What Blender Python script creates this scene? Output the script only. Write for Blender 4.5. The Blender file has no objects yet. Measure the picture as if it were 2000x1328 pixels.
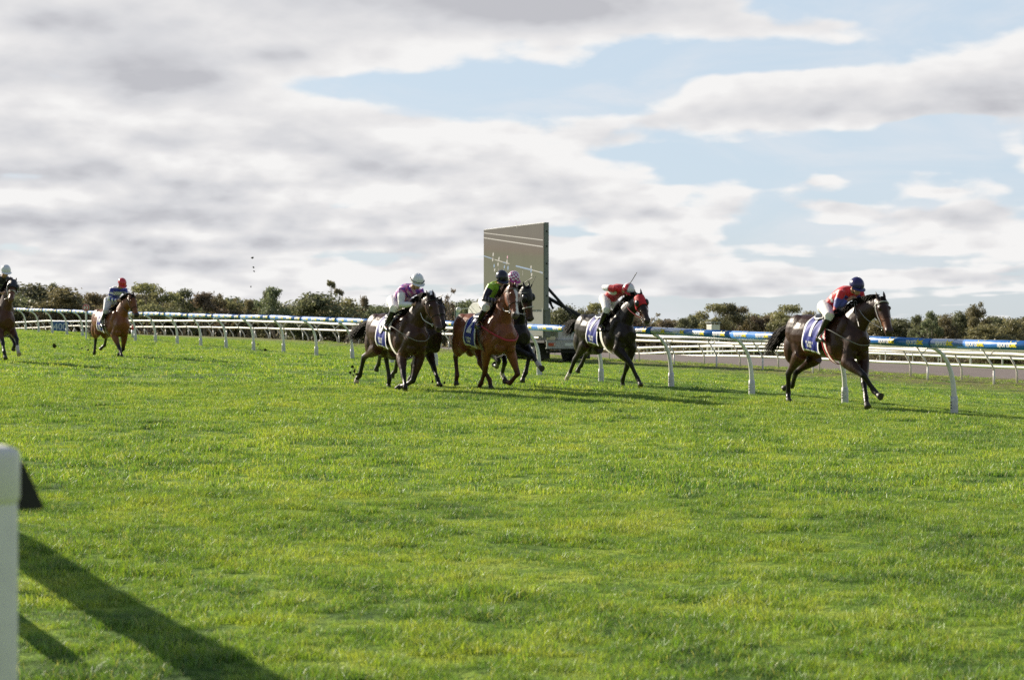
import bpy, bmesh, math, random
import numpy as np
from mathutils import Vector, Matrix, noise as mnoise
R = math.radians
scene = bpy.context.scene
COL = scene.collection
rng = np.random.default_rng(7)
random.seed(7)

# ------------------------------------------------------------------ camera, sky, sun, exposure
EYE = 1.6                       # camera height; heights in the survey tables below are relative to the eye
FPX = 3800.0                    # focal length in photo pixels (photo 2000 px wide)
HOR = 650.0                     # row of the horizon
cam_d = bpy.data.cameras.new('camera')
cam = bpy.data.objects.new('camera', cam_d); COL.objects.link(cam)
cam.location = (0, 0, EYE); cam.rotation_euler = (R(90), 0, 0)
cam_d.sensor_width = 36; cam_d.lens = 36 * FPX / 2000; cam_d.shift_y = -(664 - HOR) / 2000
cam_d.clip_start = 0.1; cam_d.clip_end = 20000
cam_d.dof.use_dof = True; cam_d.dof.focus_distance = 29.0; cam_d.dof.aperture_fstop = 5.0
scene.camera = cam
scene.render.engine = 'CYCLES'; scene.cycles.max_bounces = 6; scene.cycles.diffuse_bounces = 3; scene.cycles.glossy_bounces = 3; scene.cycles.use_denoising = False
scene.view_settings.view_transform = 'Standard'; scene.view_settings.look = 'None'
scene.view_settings.exposure = 0.75; scene.view_settings.gamma = 1.0
try: scene.view_settings.use_curve_mapping = False
except Exception: pass

SUN_AZ = R(-48); SUN_EL = R(24)     # sun ahead of the camera and to its left
sd = Vector((math.sin(SUN_AZ) * math.cos(SUN_EL), math.cos(SUN_AZ) * math.cos(SUN_EL), math.sin(SUN_EL)))
sun_d = bpy.data.lights.new('sun', 'SUN'); sun_d.energy = 4.9; sun_d.angle = R(0.8); sun_d.color = (1.0, 0.9, 0.74)
sun = bpy.data.objects.new('sun', sun_d); COL.objects.link(sun)
sun.location = (0, 0, 60); sun.rotation_euler = (-sd).to_track_quat('-Z', 'Y').to_euler()

class NT:
    """small helper for node trees"""
    def __init__(s, nt): s.nt = nt
    def n(s, t, **k):
        nd = s.nt.nodes.new(t)
        for a, v in k.items(): setattr(nd, a, v)
        return nd
    def link(s, a, b): s.nt.links.new(a, b)
    def inp(s, sock, v):
        if v is None: return
        if isinstance(v, (int, float)): sock.default_value = v
        elif isinstance(v, (tuple, list)):
            sock.default_value = tuple(v) + ((1,) if len(v) == 3 and len(sock.default_value) == 4 else ())
        else: s.link(v, sock)
    def m(s, op, a, b=None, c=None, clamp=False):
        nd = s.n('ShaderNodeMath', operation=op); nd.use_clamp = clamp
        for i, v in enumerate((a, b, c)): s.inp(nd.inputs[i], v)
        return nd.outputs[0]
    def vm(s, op, a, b=None, out=0):
        nd = s.n('ShaderNodeVectorMath', operation=op)
        s.inp(nd.inputs[0], a)
        if b is not None: s.inp(nd.inputs[1], b)
        return nd.outputs[out]
    def noise(s, vec, scale, detail=4, rough=0.55, dist=0.0, out='Fac'):
        nd = s.n('ShaderNodeTexNoise'); s.inp(nd.inputs['Vector'], vec)
        nd.inputs['Scale'].default_value = scale; nd.inputs['Detail'].default_value = detail
        nd.inputs['Roughness'].default_value = rough; nd.inputs['Distortion'].default_value = dist
        return nd.outputs[out]
    def ramp(s, fac, stops, interp='LINEAR'):
        nd = s.n('ShaderNodeValToRGB'); nd.color_ramp.interpolation = interp
        e = nd.color_ramp.elements
        while len(e) < len(stops): e.new(0.5)
        for i, (p, c) in enumerate(stops): e[i].position = p; e[i].color = tuple(c) + ((1,) if len(c) == 3 else ())
        s.inp(nd.inputs[0], fac); return nd.outputs[0]
    def mix(s, fac, a, b, mode='MIX'):
        nd = s.n('ShaderNodeMix', data_type='RGBA', blend_type=mode)
        s.inp(nd.inputs[0], fac); s.inp(nd.inputs[6], a); s.inp(nd.inputs[7], b); return nd.outputs[2]
    def sstep(s, x, lo, hi):
        nd = s.n('ShaderNodeMapRange', interpolation_type='SMOOTHSTEP')
        s.inp(nd.inputs[0], x); nd.inputs[1].default_value = lo; nd.inputs[2].default_value = hi
        return nd.outputs[0]

world = bpy.data.worlds.new('World'); scene.world = world; world.use_nodes = True
W = NT(world.node_tree); world.node_tree.nodes.clear()
sky = W.n('ShaderNodeTexSky', sky_type='NISHITA'); sky.sun_disc = False
sky.sun_elevation = SUN_EL; sky.sun_rotation = SUN_AZ
sky.air_density = 1.0; sky.dust_density = 0.6; sky.ozone_density = 1.0; sky.altitude = 100
tc = W.n('ShaderNodeTexCoord').outputs['Generated']
sx = W.n('ShaderNodeSeparateXYZ'); W.link(tc, sx.inputs[0])
DX, DY, DZ = sx.outputs
# cloud cover placed by azimuth / elevation (units: 1 = the angle of 1000 photo pixels)
AZ = W.m('MULTIPLY', W.m('ARCTAN2', DX, DY), 3.8)
EL = W.m('MULTIPLY', W.m('ARCSINE', DZ), 3.8)
def blob(u, v, x, y, rx, ry):
    du = W.m('DIVIDE', W.m('SUBTRACT', u, (x - 1000) / 1000), rx / 1000)
    dv = W.m('DIVIDE', W.m('SUBTRACT', v, (HOR - y) / 1000), ry / 1000)
    q = W.m('ADD', W.m('MULTIPLY', du, du), W.m('MULTIPLY', dv, dv))
    return W.m('EXPONENT', W.m('MULTIPLY', q, -1.0))
COVER = [(150, 380, 800, 330, .30), (500, 500, 800, 130, .30), (100, 350, 300, 60, .12), (540, 290, 120, 40, .15), (250, 150, 330, 75, .30), (100, 60, 300, 60, .16), (900, 25, 620, 75, .38), (1620, 55, 330, 40, .10),
         (720, 178, 220, 34, -.42), (1080, 180, 300, 50, -.62), (1560, 25, 180, 40, -.30), (1900, 20, 230, 60, -.25), (1480, 120, 170, 26, -.35), (1250, 170, 110, 50, -.25),
         (1780, 190, 380, 58, .46), (1430, 190, 130, 55, .34), (1150, 290, 380, 70, .26), (1620, 300, 260, 38, -.34), (1880, 330, 260, 50, -.46),
         (1560, 350, 130, 26, -.16), (1960, 290, 60, 26, .30), (1600, 410, 120, 30, .30), (1780, 350, 60, 14, .32), (1880, 430, 170, 30, .36), (1780, 395, 160, 14, -.25), (1750, 485, 330, 22, .22), (1700, 515, 420, 18, -.22),
         (1500, 540, 500, 24, .34), (1300, 430, 260, 60, .16), (1200, 520, 260, 30, .2), (1850, 545, 120, 16, .25), (1660, 420, 50, 18, .3), (1600, 355, 40, 14, .3), (1810, 385, 55, 10, .3), (1990, 335, 45, 22, .35), (1600, 605, 700, 22, -.22), (1180, 550, 120, 18, .18), (1400, 575, 150, 10, .2), (1890, 480, 120, 14, .18), (200, 238, 120, 14, -.22)]
COVERSUM = None
for (x, y, rx, ry, a) in COVER:
    q_ = W.m('MULTIPLY', blob(AZ, EL, x, y, rx, ry), a); COVERSUM = q_ if COVERSUM is None else W.m('ADD', COVERSUM, q_)
def density(el, fine=True):
    el_r = W.m('DIVIDE', el, 3.8)
    inv = W.m('DIVIDE', 1.0, W.m('ADD', W.m('MAXIMUM', el_r, 0.0), 0.062))
    az_r = W.m('DIVIDE', AZ, 3.8)
    cv = W.n('ShaderNodeCombineXYZ')
    W.link(W.m('MULTIPLY', W.m('SINE', az_r), inv), cv.inputs[0]); W.link(W.m('MULTIPLY', W.m('COSINE', az_r), W.m('MULTIPLY', inv, 0.85)), cv.inputs[1])
    cv.inputs[2].default_value = 3.3
    big = W.noise(cv.outputs[0], 1.35, 2, .5, .2)
    # billows are sampled in angle so that the heaps stay upright near the horizon
    c2 = W.n('ShaderNodeCombineXYZ'); W.link(AZ, c2.inputs[0]); W.link(W.m('MULTIPLY', el, 2.3), c2.inputs[1]); c2.inputs[2].default_value = 1.7
    puff = W.noise(c2.outputs[0], 4.2, 6, .52, .15)
    d = W.m('ADD', W.m('MULTIPLY', big, 1.25), W.m('MULTIPLY', puff, .85))
    d = W.m('ADD', d, COVERSUM)
    c3 = W.n('ShaderNodeCombineXYZ'); W.link(AZ, c3.inputs[0]); W.link(W.m('MULTIPLY', el, 2.4), c3.inputs[1]); c3.inputs[2].default_value = 5.1
    def cells(scale, w):
        wv = W.n('ShaderNodeTexNoise'); wv.inputs['Scale'].default_value = scale * 1.3; wv.inputs['Detail'].default_value = 3; W.link(c3.outputs[0], wv.inputs['Vector'])
        q = W.vm('ADD', c3.outputs[0], W.vm('SCALE', wv.outputs['Color'], None)); q.node.inputs[1].links[0].from_node.inputs['Scale'].default_value = w
        vo = W.n('ShaderNodeTexVoronoi', feature='SMOOTH_F1'); vo.inputs['Scale'].default_value = scale; vo.inputs['Smoothness'].default_value = .45; W.link(q, vo.inputs['Vector'])
        return W.m('SUBTRACT', 1.0, vo.outputs['Distance'])
    small = W.m('ADD', W.m('MULTIPLY', cells(7.5, .10), .55), W.m('MULTIPLY', cells(17, .05), .30)); small = W.m('SUBTRACT', small, .06); low = W.m('SUBTRACT', 1, W.m('MULTIPLY', W.sstep(el, .1, .5), .55))
    d = W.m('ADD', d, W.m('MULTIPLY', W.m('MULTIPLY', W.m('SUBTRACT', small, .5), .75), low))
    return W.m('SUBTRACT', d, .98), W.m('ADD', W.m('MULTIPLY', puff, .55), W.m('MULTIPLY', W.m('MULTIPLY', small, .75), low))
D0, P0 = density(EL)
D1, P1 = density(W.m('ADD', EL, 0.036))
alpha = W.sstep(D0, -.03, .17)
thick = W.m('MULTIPLY', W.sstep(W.m('ADD', W.m('MULTIPLY', D1, .85), W.m('MULTIPLY', D0, .15)), .02, .75), .62)
GREY = [(220, 165, 240, 42, .60), (400, 180, 110, 28, .30), (130, 60, 150, 35, .40), (1080, 22, 370, 42, .62), (560, 115, 130, 20, .35), (1560, 62, 160, 22, .25), (1940, 205, 120, 36, .45), (1680, 225, 330, 14, .18), (790, 330, 240, 20, .38), (150, 350, 260, 18, .22), (400, 365, 220, 12, .2), (100, 425, 260, 20, .28), (560, 430, 300, 14, .22), (300, 475, 480, 12, .30), (900, 470, 260, 12, .2), (1230, 350, 250, 14, .28), (1330, 425, 180, 10, .22), (1500, 460, 130, 9, .22), (250, 520, 300, 8, .2), (1250, 565, 400, 8, .15)]
g = thick
for (x, y, rx, ry, a) in GREY: g = W.m('ADD', g, W.m('MULTIPLY', blob(AZ, EL, x, y, rx, ry), a))
relief = W.m('MULTIPLY', W.m('SUBTRACT', P1, P0), W.m('SUBTRACT', 1.4, W.m('MULTIPLY', W.sstep(EL, .30, .62), .7)))
g = W.m('ADD', W.m('ADD', g, relief), -.03, clamp=True)
ccol = W.ramp(g, [(0.0, (10.6, 10.5, 10.4)), (.25, (9.4, 9.3, 9.35)), (.65, (7.85, 7.9, 8.2)), (1.0, (6.2, 6.25, 6.65))])
hz = W.sstep(EL, .0, .30)
skyc = W.mix(1.0, sky.outputs[0], (1, 1, 1), 'MULTIPLY')
blue = W.mix(hz, (7.6, 8.5, 9.3), (7.5, 8.9, 10.4))
skyc = W.mix(.80, skyc, blue)
wisp = W.m('MULTIPLY', W.sstep(W.noise(W.vm('MULTIPLY', tc, (5, 5, 16)), 1.6, 5, .6, .6), .42, .75), .60)
skyc = W.mix(wisp, skyc, (9.2, 9.4, 9.8))
final = W.mix(alpha, skyc, ccol)
# overhead the sky is the deeper blue of the zenith, and away from the sun the clouds are darker
high = W.sstep(W.m('ARCSINE', DZ), .20, .60); final = W.mix(high, final, (2.2, 2.9, 4.2))
final = W.mix(W.m('MULTIPLY', W.sstep(W.m('MULTIPLY', DY, -1), -.25, .6), .62), final, (2.6, 3.0, 3.8))
up = W.sstep(EL, -.02, .0)
final = W.mix(up, (1.2, 1.5, .8), final)
bg = W.n('ShaderNodeBackground'); W.link(final, bg.inputs[0]); bg.inputs[1].default_value = 0.0515
wo = W.n('ShaderNodeOutputWorld'); W.link(bg.outputs[0], wo.inputs[0])

# ------------------------------------------------------------------ object helpers
def tag(o, label=None, cat=None, group=None, kind=None):
    if label: o['label'] = label
    if cat: o['category'] = cat
    if group: o['group'] = group
    if kind: o['kind'] = kind
    return o
def empty(name, loc=(0, 0, 0), rz=0.0):
    o = bpy.data.objects.new(name, None); COL.objects.link(o); o.location = loc; o.rotation_euler = (0, 0, rz)
    o.empty_display_size = .2
    return o
class MB:
    """collects shapes and links them as ONE mesh object"""
    def __init__(s): s.v = []; s.f = []; s.mi = []
    def add(s, vs, fs, mi=0):
        k = len(s.v); s.v += [tuple(p) for p in vs]; s.f += [tuple(i + k for i in f) for f in fs]; s.mi += [mi] * len(fs)
    def box(s, c, d, mi=0, M=None, bev=0.0):
        x, y, z = c; a, b, h = d[0] / 2, d[1] / 2, d[2] / 2
        if bev <= 0:
            vs = [(x + i * a, y + j * b, z + k * h) for i in (-1, 1) for j in (-1, 1) for k in (-1, 1)]
            fs = [(0, 1, 3, 2), (4, 6, 7, 5), (0, 4, 5, 1), (2, 3, 7, 6), (0, 2, 6, 4), (1, 5, 7, 3)]
        else:
            bm = bmesh.new(); bmesh.ops.create_cube(bm, size=1)
            for q in bm.verts: q.co = Vector((x + q.co.x * d[0], y + q.co.y * d[1], z + q.co.z * d[2]))
            bmesh.ops.bevel(bm, geom=bm.edges[:], offset=bev, segments=2, affect='EDGES', profile=.5)
            bm.verts.ensure_lookup_table(); vs = [q.co.copy() for q in bm.verts]; fs = [[q.index for q in f.verts] for f in bm.faces]; bm.free()
        if M is not None: vs = [M @ Vector(p) for p in vs]
        s.add(vs, fs, mi)
    def tube(s, pts, rad, n=8, mi=0, side=(0, 1, 0), caps=True):
        """tapered tube along pts; rad = number, list of numbers or list of (a, b)"""
        pts = [Vector(p) for p in pts]
        if isinstance(rad, (int, float)): rad = [rad] * len(pts)
        rad = [(r, r) if isinstance(r, (int, float)) else r for r in rad]
        S = Vector(side); vs = []; fs = []
        for i, p in enumerate(pts):
            t = (pts[min(i + 1, len(pts) - 1)] - pts[max(i - 1, 0)])
            t = t.normalized() if t.length > 1e-9 else Vector((0, 0, 1))
            a = S - t * t.dot(S)
            if a.length < .15:
                a = Vector((1, 0, 0)) - t * t.x
                if a.length < .15: a = Vector((0, 0, 1)) - t * t.z
            a.normalize(); b = t.cross(a)
            for k in range(n):
                w = 2 * math.pi * k / n
                vs.append(p + a * (rad[i][0] * math.cos(w)) + b * (rad[i][1] * math.sin(w)))
        for i in range(len(pts) - 1):
            for k in range(n):
                k2 = (k + 1) % n
                fs.append((i * n + k, i * n + k2, (i + 1) * n + k2, (i + 1) * n + k))
        if caps:
            fs.append(tuple(reversed(range(n)))); m = (len(pts) - 1) * n; fs.append(tuple(m + k for k in range(n)))
        s.add(vs, fs, mi)
    def ell(s, c, r, M=None, nu=14, nv=9, mi=0):
        c = Vector(c); vs = []; fs = []
        for j in range(1, nv):
            ph = math.pi * j / nv
            for k in range(nu):
                w = 2 * math.pi * k / nu
                q = Vector((r[0] * math.sin(ph) * math.cos(w), r[1] * math.sin(ph) * math.sin(w), r[2] * math.cos(ph)))
                vs.append(c + (M @ q if M is not None else q))
        q = Vector((0, 0, r[2])); vs.append(c + (M @ q if M is not None else q)); vs.append(c - (M @ q if M is not None else q))
        t, b = len(vs) - 2, len(vs) - 1
        for k in range(nu):
            k2 = (k + 1) % nu
            fs.append((t, k, k2)); fs.append((b, (nv - 2) * nu + k2, (nv - 2) * nu + k))
            for j in range(nv - 2): fs.append((j * nu + k, (j + 1) * nu + k, (j + 1) * nu + k2, j * nu + k2))
        s.add(vs, fs, mi)
    def mesh(s, name, mats, smooth=False):
        me = bpy.data.meshes.new(name); me.from_pydata(s.v, [], s.f)
        for m in (mats if isinstance(mats, (list, tuple)) else [mats]): me.materials.append(m)
        me.polygons.foreach_set('material_index', s.mi)
        if smooth: me.polygons.foreach_set('use_smooth', [True] * len(s.f))
        me.update(); return me
    def build(s, name, mats, parent=None, smooth=False):
        o = bpy.data.objects.new(name, s.mesh(name, mats, smooth)); COL.objects.link(o)
        if parent is not None: o.parent = parent
        return o
def copy_tree(o, parent=None):
    c = o.copy(); COL.objects.link(c); c.parent = parent
    for ch in [x for x in bpy.data.objects if x.parent is o]: copy_tree(ch, c)
    return c
def catmull(P, k):
    P = np.asarray(P, float); n = len(P); out = []
    for i in range(n - 1):
        p0, p1, p2, p3 = P[max(i - 1, 0)], P[i], P[i + 1], P[min(i + 2, n - 1)]
        for j in range(k):
            t = j / k
            out.append(.5 * (2 * p1 + (p2 - p0) * t + (2 * p0 - 5 * p1 + 4 * p2 - p3) * t * t + (3 * p1 - p0 - 3 * p2 + p3) * t ** 3))
    out.append(P[-1]); return np.array(out)

def pmat(name, col, rough=.6, spec=.4, metal=0.0, var=0.0, vscale=8.0, bump=0.0, bscale=60.0, coat=0.0, sheen=0.0):
    m = bpy.data.materials.new(name); m.use_nodes = True; N = NT(m.node_tree)
    b = m.node_tree.nodes['Principled BSDF']
    b.inputs['Roughness'].default_value = rough; b.inputs['Specular IOR Level'].default_value = spec
    b.inputs['Metallic'].default_value = metal; b.inputs['Coat Weight'].default_value = coat
    tcn = N.n('ShaderNodeTexCoord').outputs['Object']
    if var > 0:
        nz = N.noise(tcn, vscale, 5, .6)
        c = N.mix(N.sstep(nz, .35, .65), tuple(x * (1 - var) for x in col), tuple(min(1, x * (1 + var * .5)) for x in col))
        N.link(c, b.inputs['Base Color'])
    else: b.inputs['Base Color'].default_value = tuple(col) + (1,)
    if bump > 0:
        bn = N.n('ShaderNodeBump'); bn.inputs['Strength'].default_value = bump; bn.inputs['Distance'].default_value = .01
        N.link(N.noise(tcn, bscale, 3, .6), bn.inputs['Height']); N.link(bn.outputs[0], b.inputs['Normal'])
    return m

# ------------------------------------------------------------------ the lie of the land
P0 = Vector((7.57, 33.3)); DV = Vector((-.417, .909)); NU = Vector((.909, .417))   # v runs along the rail, u across it to the infield
VT = [(-400, -1.9), (-60, -1.9), (-27, -1.74), (-10, -1.55), (0, -1.377), (6.3, -1.228), (9.5, -1.18), (13, -1.1), (16.3, -1.04), (22, -.93), (29.8, -.795), (37, -.68),
      (43.9, -.565), (54.7, -.385), (65, -.21), (76, -.02), (84, .14), (98, .32), (110, .36), (125, .15), (160, -.9), (250, -2.0), (500, -1.0), (800, -.6), (4000, -.6)]
UT = [(-400, .3), (-60, .3), (-20, .23), (-5, .04), (0, 0), (5, -.22), (10, -.50), (13, -.63), (17.9, -.66), (20, -.70), (24, -.83), (62, -2.1), (103, -3.2), (200, -5.0), (300, -6.0), (1000, -7.0), (4000, -7.5)]
va, vb = zip(*VT); ua, ub = zip(*UT)
def smooth_interp(x, a, b, w):
    return (np.interp(x - w, a, b) + np.interp(x - w / 2, a, b) + np.interp(x, a, b) + np.interp(x + w / 2, a, b) + np.interp(x + w, a, b)) / 5
def uv_of(X, Y):
    return (X - P0.x) * NU.x + (Y - P0.y) * NU.y, (X - P0.x) * DV.x + (Y - P0.y) * DV.y
def xy_of(u, v):
    return P0.x + u * NU.x + v * DV.x, P0.y + u * NU.y + v * DV.y
def ground_uv(u, v):
    u = np.asarray(u, float); v = np.asarray(v, float)
    # the home straight keeps rising on the near side of the infield before it drops away
    far_rise = np.interp(v, [98, 110, 125, 165, 200, 250, 320], [0, .05, .36, 1.70, 1.9, 1.2, 0]) * np.interp(u, [26, 60], [1, 0])
    z = smooth_interp(v, va, vb, 3.0) + smooth_interp(u, ua, ub, 1.5) + far_rise
    z = z + .018 * np.sin(u * .9 + .4 * v) * np.sin(.55 * v - .3 * u) + .012 * np.sin(1.9 * u + 1.3) * np.sin(1.4 * v)
    z = z - .26 * np.interp(v, [35, 85], [0, 1]) * np.interp(u, [18.3, 20.0], [0, 1])
    return z + EYE
def ground(X, Y):
    u, v = uv_of(np.asarray(X, float), np.asarray(Y, float)); return ground_uv(u, v)
def gz(X, Y): return float(ground(X, Y))
def at_px(px, Y): return (px - 1000) / FPX * Y

# grass and ground materials ----------------------------------------
def patch_nodes(N, pos):
    """large scale variation shared by turf sheet and blades, in world metres"""
    a = N.noise(pos, .55, 4, .6); b = N.noise(pos, 2.6, 4, .65); c = N.noise(pos, .12, 2, .5)
    s = N.m('ADD', N.m('MULTIPLY', a, .42), N.m('ADD', N.m('MULTIPLY', b, .50), N.m('MULTIPLY', c, .08)))
    s = N.m('ADD', N.m('MULTIPLY', N.m('SUBTRACT', s, .5), 1.45), .505)
    return s, b
def u_node(N, pos):
    d = N.vm('SUBTRACT', pos, (P0.x, P0.y, 0)); return N.vm('DOT_PRODUCT', d, (NU.x, NU.y, 0), 1)
def v_node(N, pos):
    d = N.vm('SUBTRACT', pos, (P0.x, P0.y, 0)); return N.vm('DOT_PRODUCT', d, (DV.x, DV.y, 0), 1)
def make_ground_mat():
    m = bpy.data.materials.new('turf'); m.use_nodes = True; N = NT(m.node_tree); b = m.node_tree.nodes['Principled BSDF']
    pos = N.n('ShaderNodeNewGeometry').outputs['Position']
    s, f = patch_nodes(N, pos)
    c = N.ramp(s, [(.36, (.045, .105, .014)), (.5, (.15, .255, .026)), (.62, (.29, .38, .050))])
    fine = N.noise(pos, 38, 3, .7); c = N.mix(N.sstep(fine, .35, .7), N.mix(1, c, (.5, .55, .5), 'MULTIPLY'), N.mix(1, c, (1.35, 1.3, 1.1), 'MULTIPLY'))
    u = u_node(N, pos); v = v_node(N, pos)
    wob = N.m('MULTIPLY', N.m('SUBTRACT', N.noise(pos, .8, 3, .6), .5), 5.0)
    uw = N.m('ADD', u, wob)
    worn = N.m('MULTIPLY', N.m('MULTIPLY', N.sstep(uw, 13.5, 17.5), N.m('SUBTRACT', 1, N.sstep(uw, 26, 40))), .75)
    c = N.mix(worn, c, N.mix(N.noise(pos, 1.5, 3), (.12, .10, .04), (.20, .16, .075)))
    far = N.sstep(N.m('ADD', u, N.m('MULTIPLY', v, .0)), 62, 110)
    c = N.mix(far, c, N.mix(N.noise(pos, .05, 4), (.13, .13, .05), (.20, .17, .08)))
    N.link(c, b.inputs['Base Color']); b.inputs['Roughness'].default_value = .9; b.inputs['Specular IOR Level'].default_value = .15
    bn = N.n('ShaderNodeBump'); bn.inputs['Strength'].default_value = .9; bn.inputs['Distance'].default_value = .05
    N.link(N.noise(pos, 9, 5, .7), bn.inputs['Height']); N.link(bn.outputs[0], b.inputs['Normal'])
    return m
TURF = make_ground_mat()
def make_dirt_mat():
    m = bpy.data.materials.new('dirt'); m.use_nodes = True; N = NT(m.node_tree); b = m.node_tree.nodes['Principled BSDF']
    pos = N.n('ShaderNodeNewGeometry').outputs['Position']
    c = N.mix(N.sstep(N.noise(pos, .35, 5, .65), .35, .65), (.145, .112, .100), (.20, .158, .142))
    c = N.mix(N.sstep(N.noise(pos, 6, 4, .7), .3, .7), N.mix(1, c, (.8, .8, .8), 'MULTIPLY'), c)
    N.link(c, b.inputs['Base Color']); b.inputs['Roughness'].default_value = .95
    bn = N.n('ShaderNodeBump'); bn.inputs['Strength'].default_value = .6; bn.inputs['Distance'].default_value = .06
    N.link(N.noise(pos, 3, 5, .7), bn.inputs['Height']); N.link(bn.outputs[0], b.inputs['Normal'])
    return m
DIRT = make_dirt_mat()

US = sorted(set([-900, -500, -300, -200, -130, -90, -65] + list(np.arange(-50, 26, 1.0)) + [24, 28, 32, 37, 42, 48, 54, 60, 66, 74, 84, 95, 110, 130, 160, 200, 250, 320, 420, 600, 900, 1400, 2200, 3500, 6000]))
VS = [-900, -500, -300, -200, -140, -100, -75] + list(np.arange(-60, 210, 1.25)) + [215, 225, 240, 255, 270, 310, 360, 430, 520, 650, 850, 1200, 1800, 2800, 4500, 7000]
gu, gv = np.meshgrid(US, VS, indexing='ij'); gx, gy = xy_of(gu, gv); gzv = ground_uv(gu, gv)
nv_ = len(VS)
def sheet(name, cond, mat, kind):
    idx = {}; vs = []; fs = []
    def vid(i, j):
        if (i, j) not in idx: idx[(i, j)] = len(vs); vs.append((gx[i, j], gy[i, j], gzv[i, j]))
        return idx[(i, j)]
    for i in range(len(US) - 1):
        for j in range(nv_ - 1):
            uc, vc = (US[i] + US[i + 1]) / 2, (VS[j] + VS[j + 1]) / 2
            if cond(uc, vc): fs.append((vid(i, j), vid(i + 1, j), vid(i + 1, j + 1), vid(i, j + 1)))
    me = bpy.data.meshes.new(name); me.from_pydata(vs, [], fs); me.materials.append(mat)
    me.polygons.foreach_set('use_smooth', [True] * len(fs)); me.update()
    o = bpy.data.objects.new(name, me); COL.objects.link(o); o['kind'] = kind; return o
is_dirt = lambda u, v: 24 < u < 60 and -140 < v < 1200
sheet('ground', lambda u, v: not is_dirt(u, v), TURF, 'structure')
sheet('dirt_track', is_dirt, DIRT, 'structure')
# ------------------------------------------------------------------ running rails
WHITE = pmat('white_paint', (.80, .78, .72), .4, .5, var=.10, vscale=5)
CREAM = pmat('cream_plastic', (.80, .76, .66), .42, .5, var=.08, vscale=2)
SLEEVE = pmat('post_sleeve', (.66, .66, .63), .5, .4, var=.15, vscale=14)
BLUE = pmat('blue_vinyl', (.035, .20, .62), .30, .6, var=.06, vscale=3, coat=.6)
NAVY = pmat('navy_vinyl', (.025, .10, .34), .3, .5)
LETW = pmat('white_lettering', (.85, .85, .85), .4, .4)
LETY = pmat('yellow_lettering', (.85, .72, .04), .4, .4)
BLACK = pmat('black_rubber', (.015, .015, .016), .5, .4)
GREYM = pmat('grey_metal', (.30, .31, .31), .4, .5, metal=.3, var=.15)

def text_mesh(txt, size=1.0, bold=.0, spacing=1.0, cuts=6):
    """2-D outline of a text as (verts, faces), cut into horizontal bands so that it can be bent"""
    c = bpy.data.curves.new('t', 'FONT'); c.body = txt; c.size = size; c.offset = bold; c.space_character = spacing
    c.resolution_u = 3; c.fill_mode = 'BOTH' if False else 'FRONT'
    o = bpy.data.objects.new('t', c); COL.objects.link(o)
    dg = bpy.context.evaluated_depsgraph_get(); me = bpy.data.meshes.new_from_object(o.evaluated_get(dg))
    bm = bmesh.new(); bm.from_mesh(me); bpy.data.meshes.remove(me); bpy.data.objects.remove(o); bpy.data.curves.remove(c)
    ys = [v.co.y for v in bm.verts]; xs = [v.co.x for v in bm.verts]
    y0, y1, x0, x1 = min(ys), max(ys), min(xs), max(xs)
    for k in range(1, cuts):
        bmesh.ops.bisect_plane(bm, geom=bm.verts[:] + bm.edges[:] + bm.faces[:], plane_co=(0, y0 + (y1 - y0) * k / cuts, 0), plane_no=(0, 1, 0))
    bm.verts.ensure_lookup_table(); bm.verts.index_update()
    vs = [(v.co.x, v.co.y) for v in bm.verts]; fs = [[v.index for v in f.verts] for f in bm.faces]; bm.free()
    return vs, fs, (x0, x1, y0, y1)

TR = .078                                   # radius of the padded top rail
T1 = text_mesh('sports', .150, .0035, .86); T2 = text_mesh('bet', .150, .0055, .86)
def tube_section(L):
    """one padded bay of the top rail along +X from 0 to L, lettering on the -Y side"""
    mb = MB(); n = 20
    def ring(x, r): return [(x, r * math.sin(2 * math.pi * k / n), r * math.cos(2 * math.pi * k / n)) for k in range(n)]
    xs = [(.0, TR - .006), (.03, TR - .006), (.031, TR), (L - .031, TR), (L - .03, TR - .006), (L, TR - .006)]
    vs = []; fs = []; mi = []
    for x, r in xs: vs += ring(x, r)
    for i in range(len(xs) - 1):
        f = [(i * n + k, i * n + (k + 1) % n, (i + 1) * n + (k + 1) % n, (i + 1) * n + k) for k in range(n)]
        fs += f; mi += [1 if i in (0, 4) else 0] * n
    fs += [tuple(range(n)), tuple(5 * n + k for k in reversed(range(n)))]; mi += [1, 1]
    mb.v = vs; mb.f = fs; mb.mi = mi
    def bend(T, x0, mi, a0):
        vv = []
        for (x, y) in T[0]:
            a = math.radians(90) + a0 - (y - .05) / (TR + .003)
            vv.append((x0 + x, -(TR + .003) * math.sin(a), (TR + .003) * math.cos(a)))
        mb.add(vv, T[1], mi)
    for k in range(4):
        x0 = .17 + k * .862
        a0 = math.radians(-14)
        bend(T1, x0, 2, a0); bend(T2, x0 + T1[2][1] - .004, 3, a0)
        # upward tick on the last letter
        xe = x0 + T1[2][1] + T2[2][1]
        bend(([(xe - .03, .095), (xe + .035, .135), (xe + .045, .15), (xe - .03, .11)], [(0, 1, 2, 3)]), 0, 3, a0)
    return mb.mesh('rail_tube', [BLUE, NAVY, LETW, LETY], False)
SEC_L = 3.45
SEC = tube_section(SEC_L)
for i, p in enumerate(SEC.polygons):
    if p.material_index < 2 and len(p.vertices) == 4: p.use_smooth = True

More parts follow.
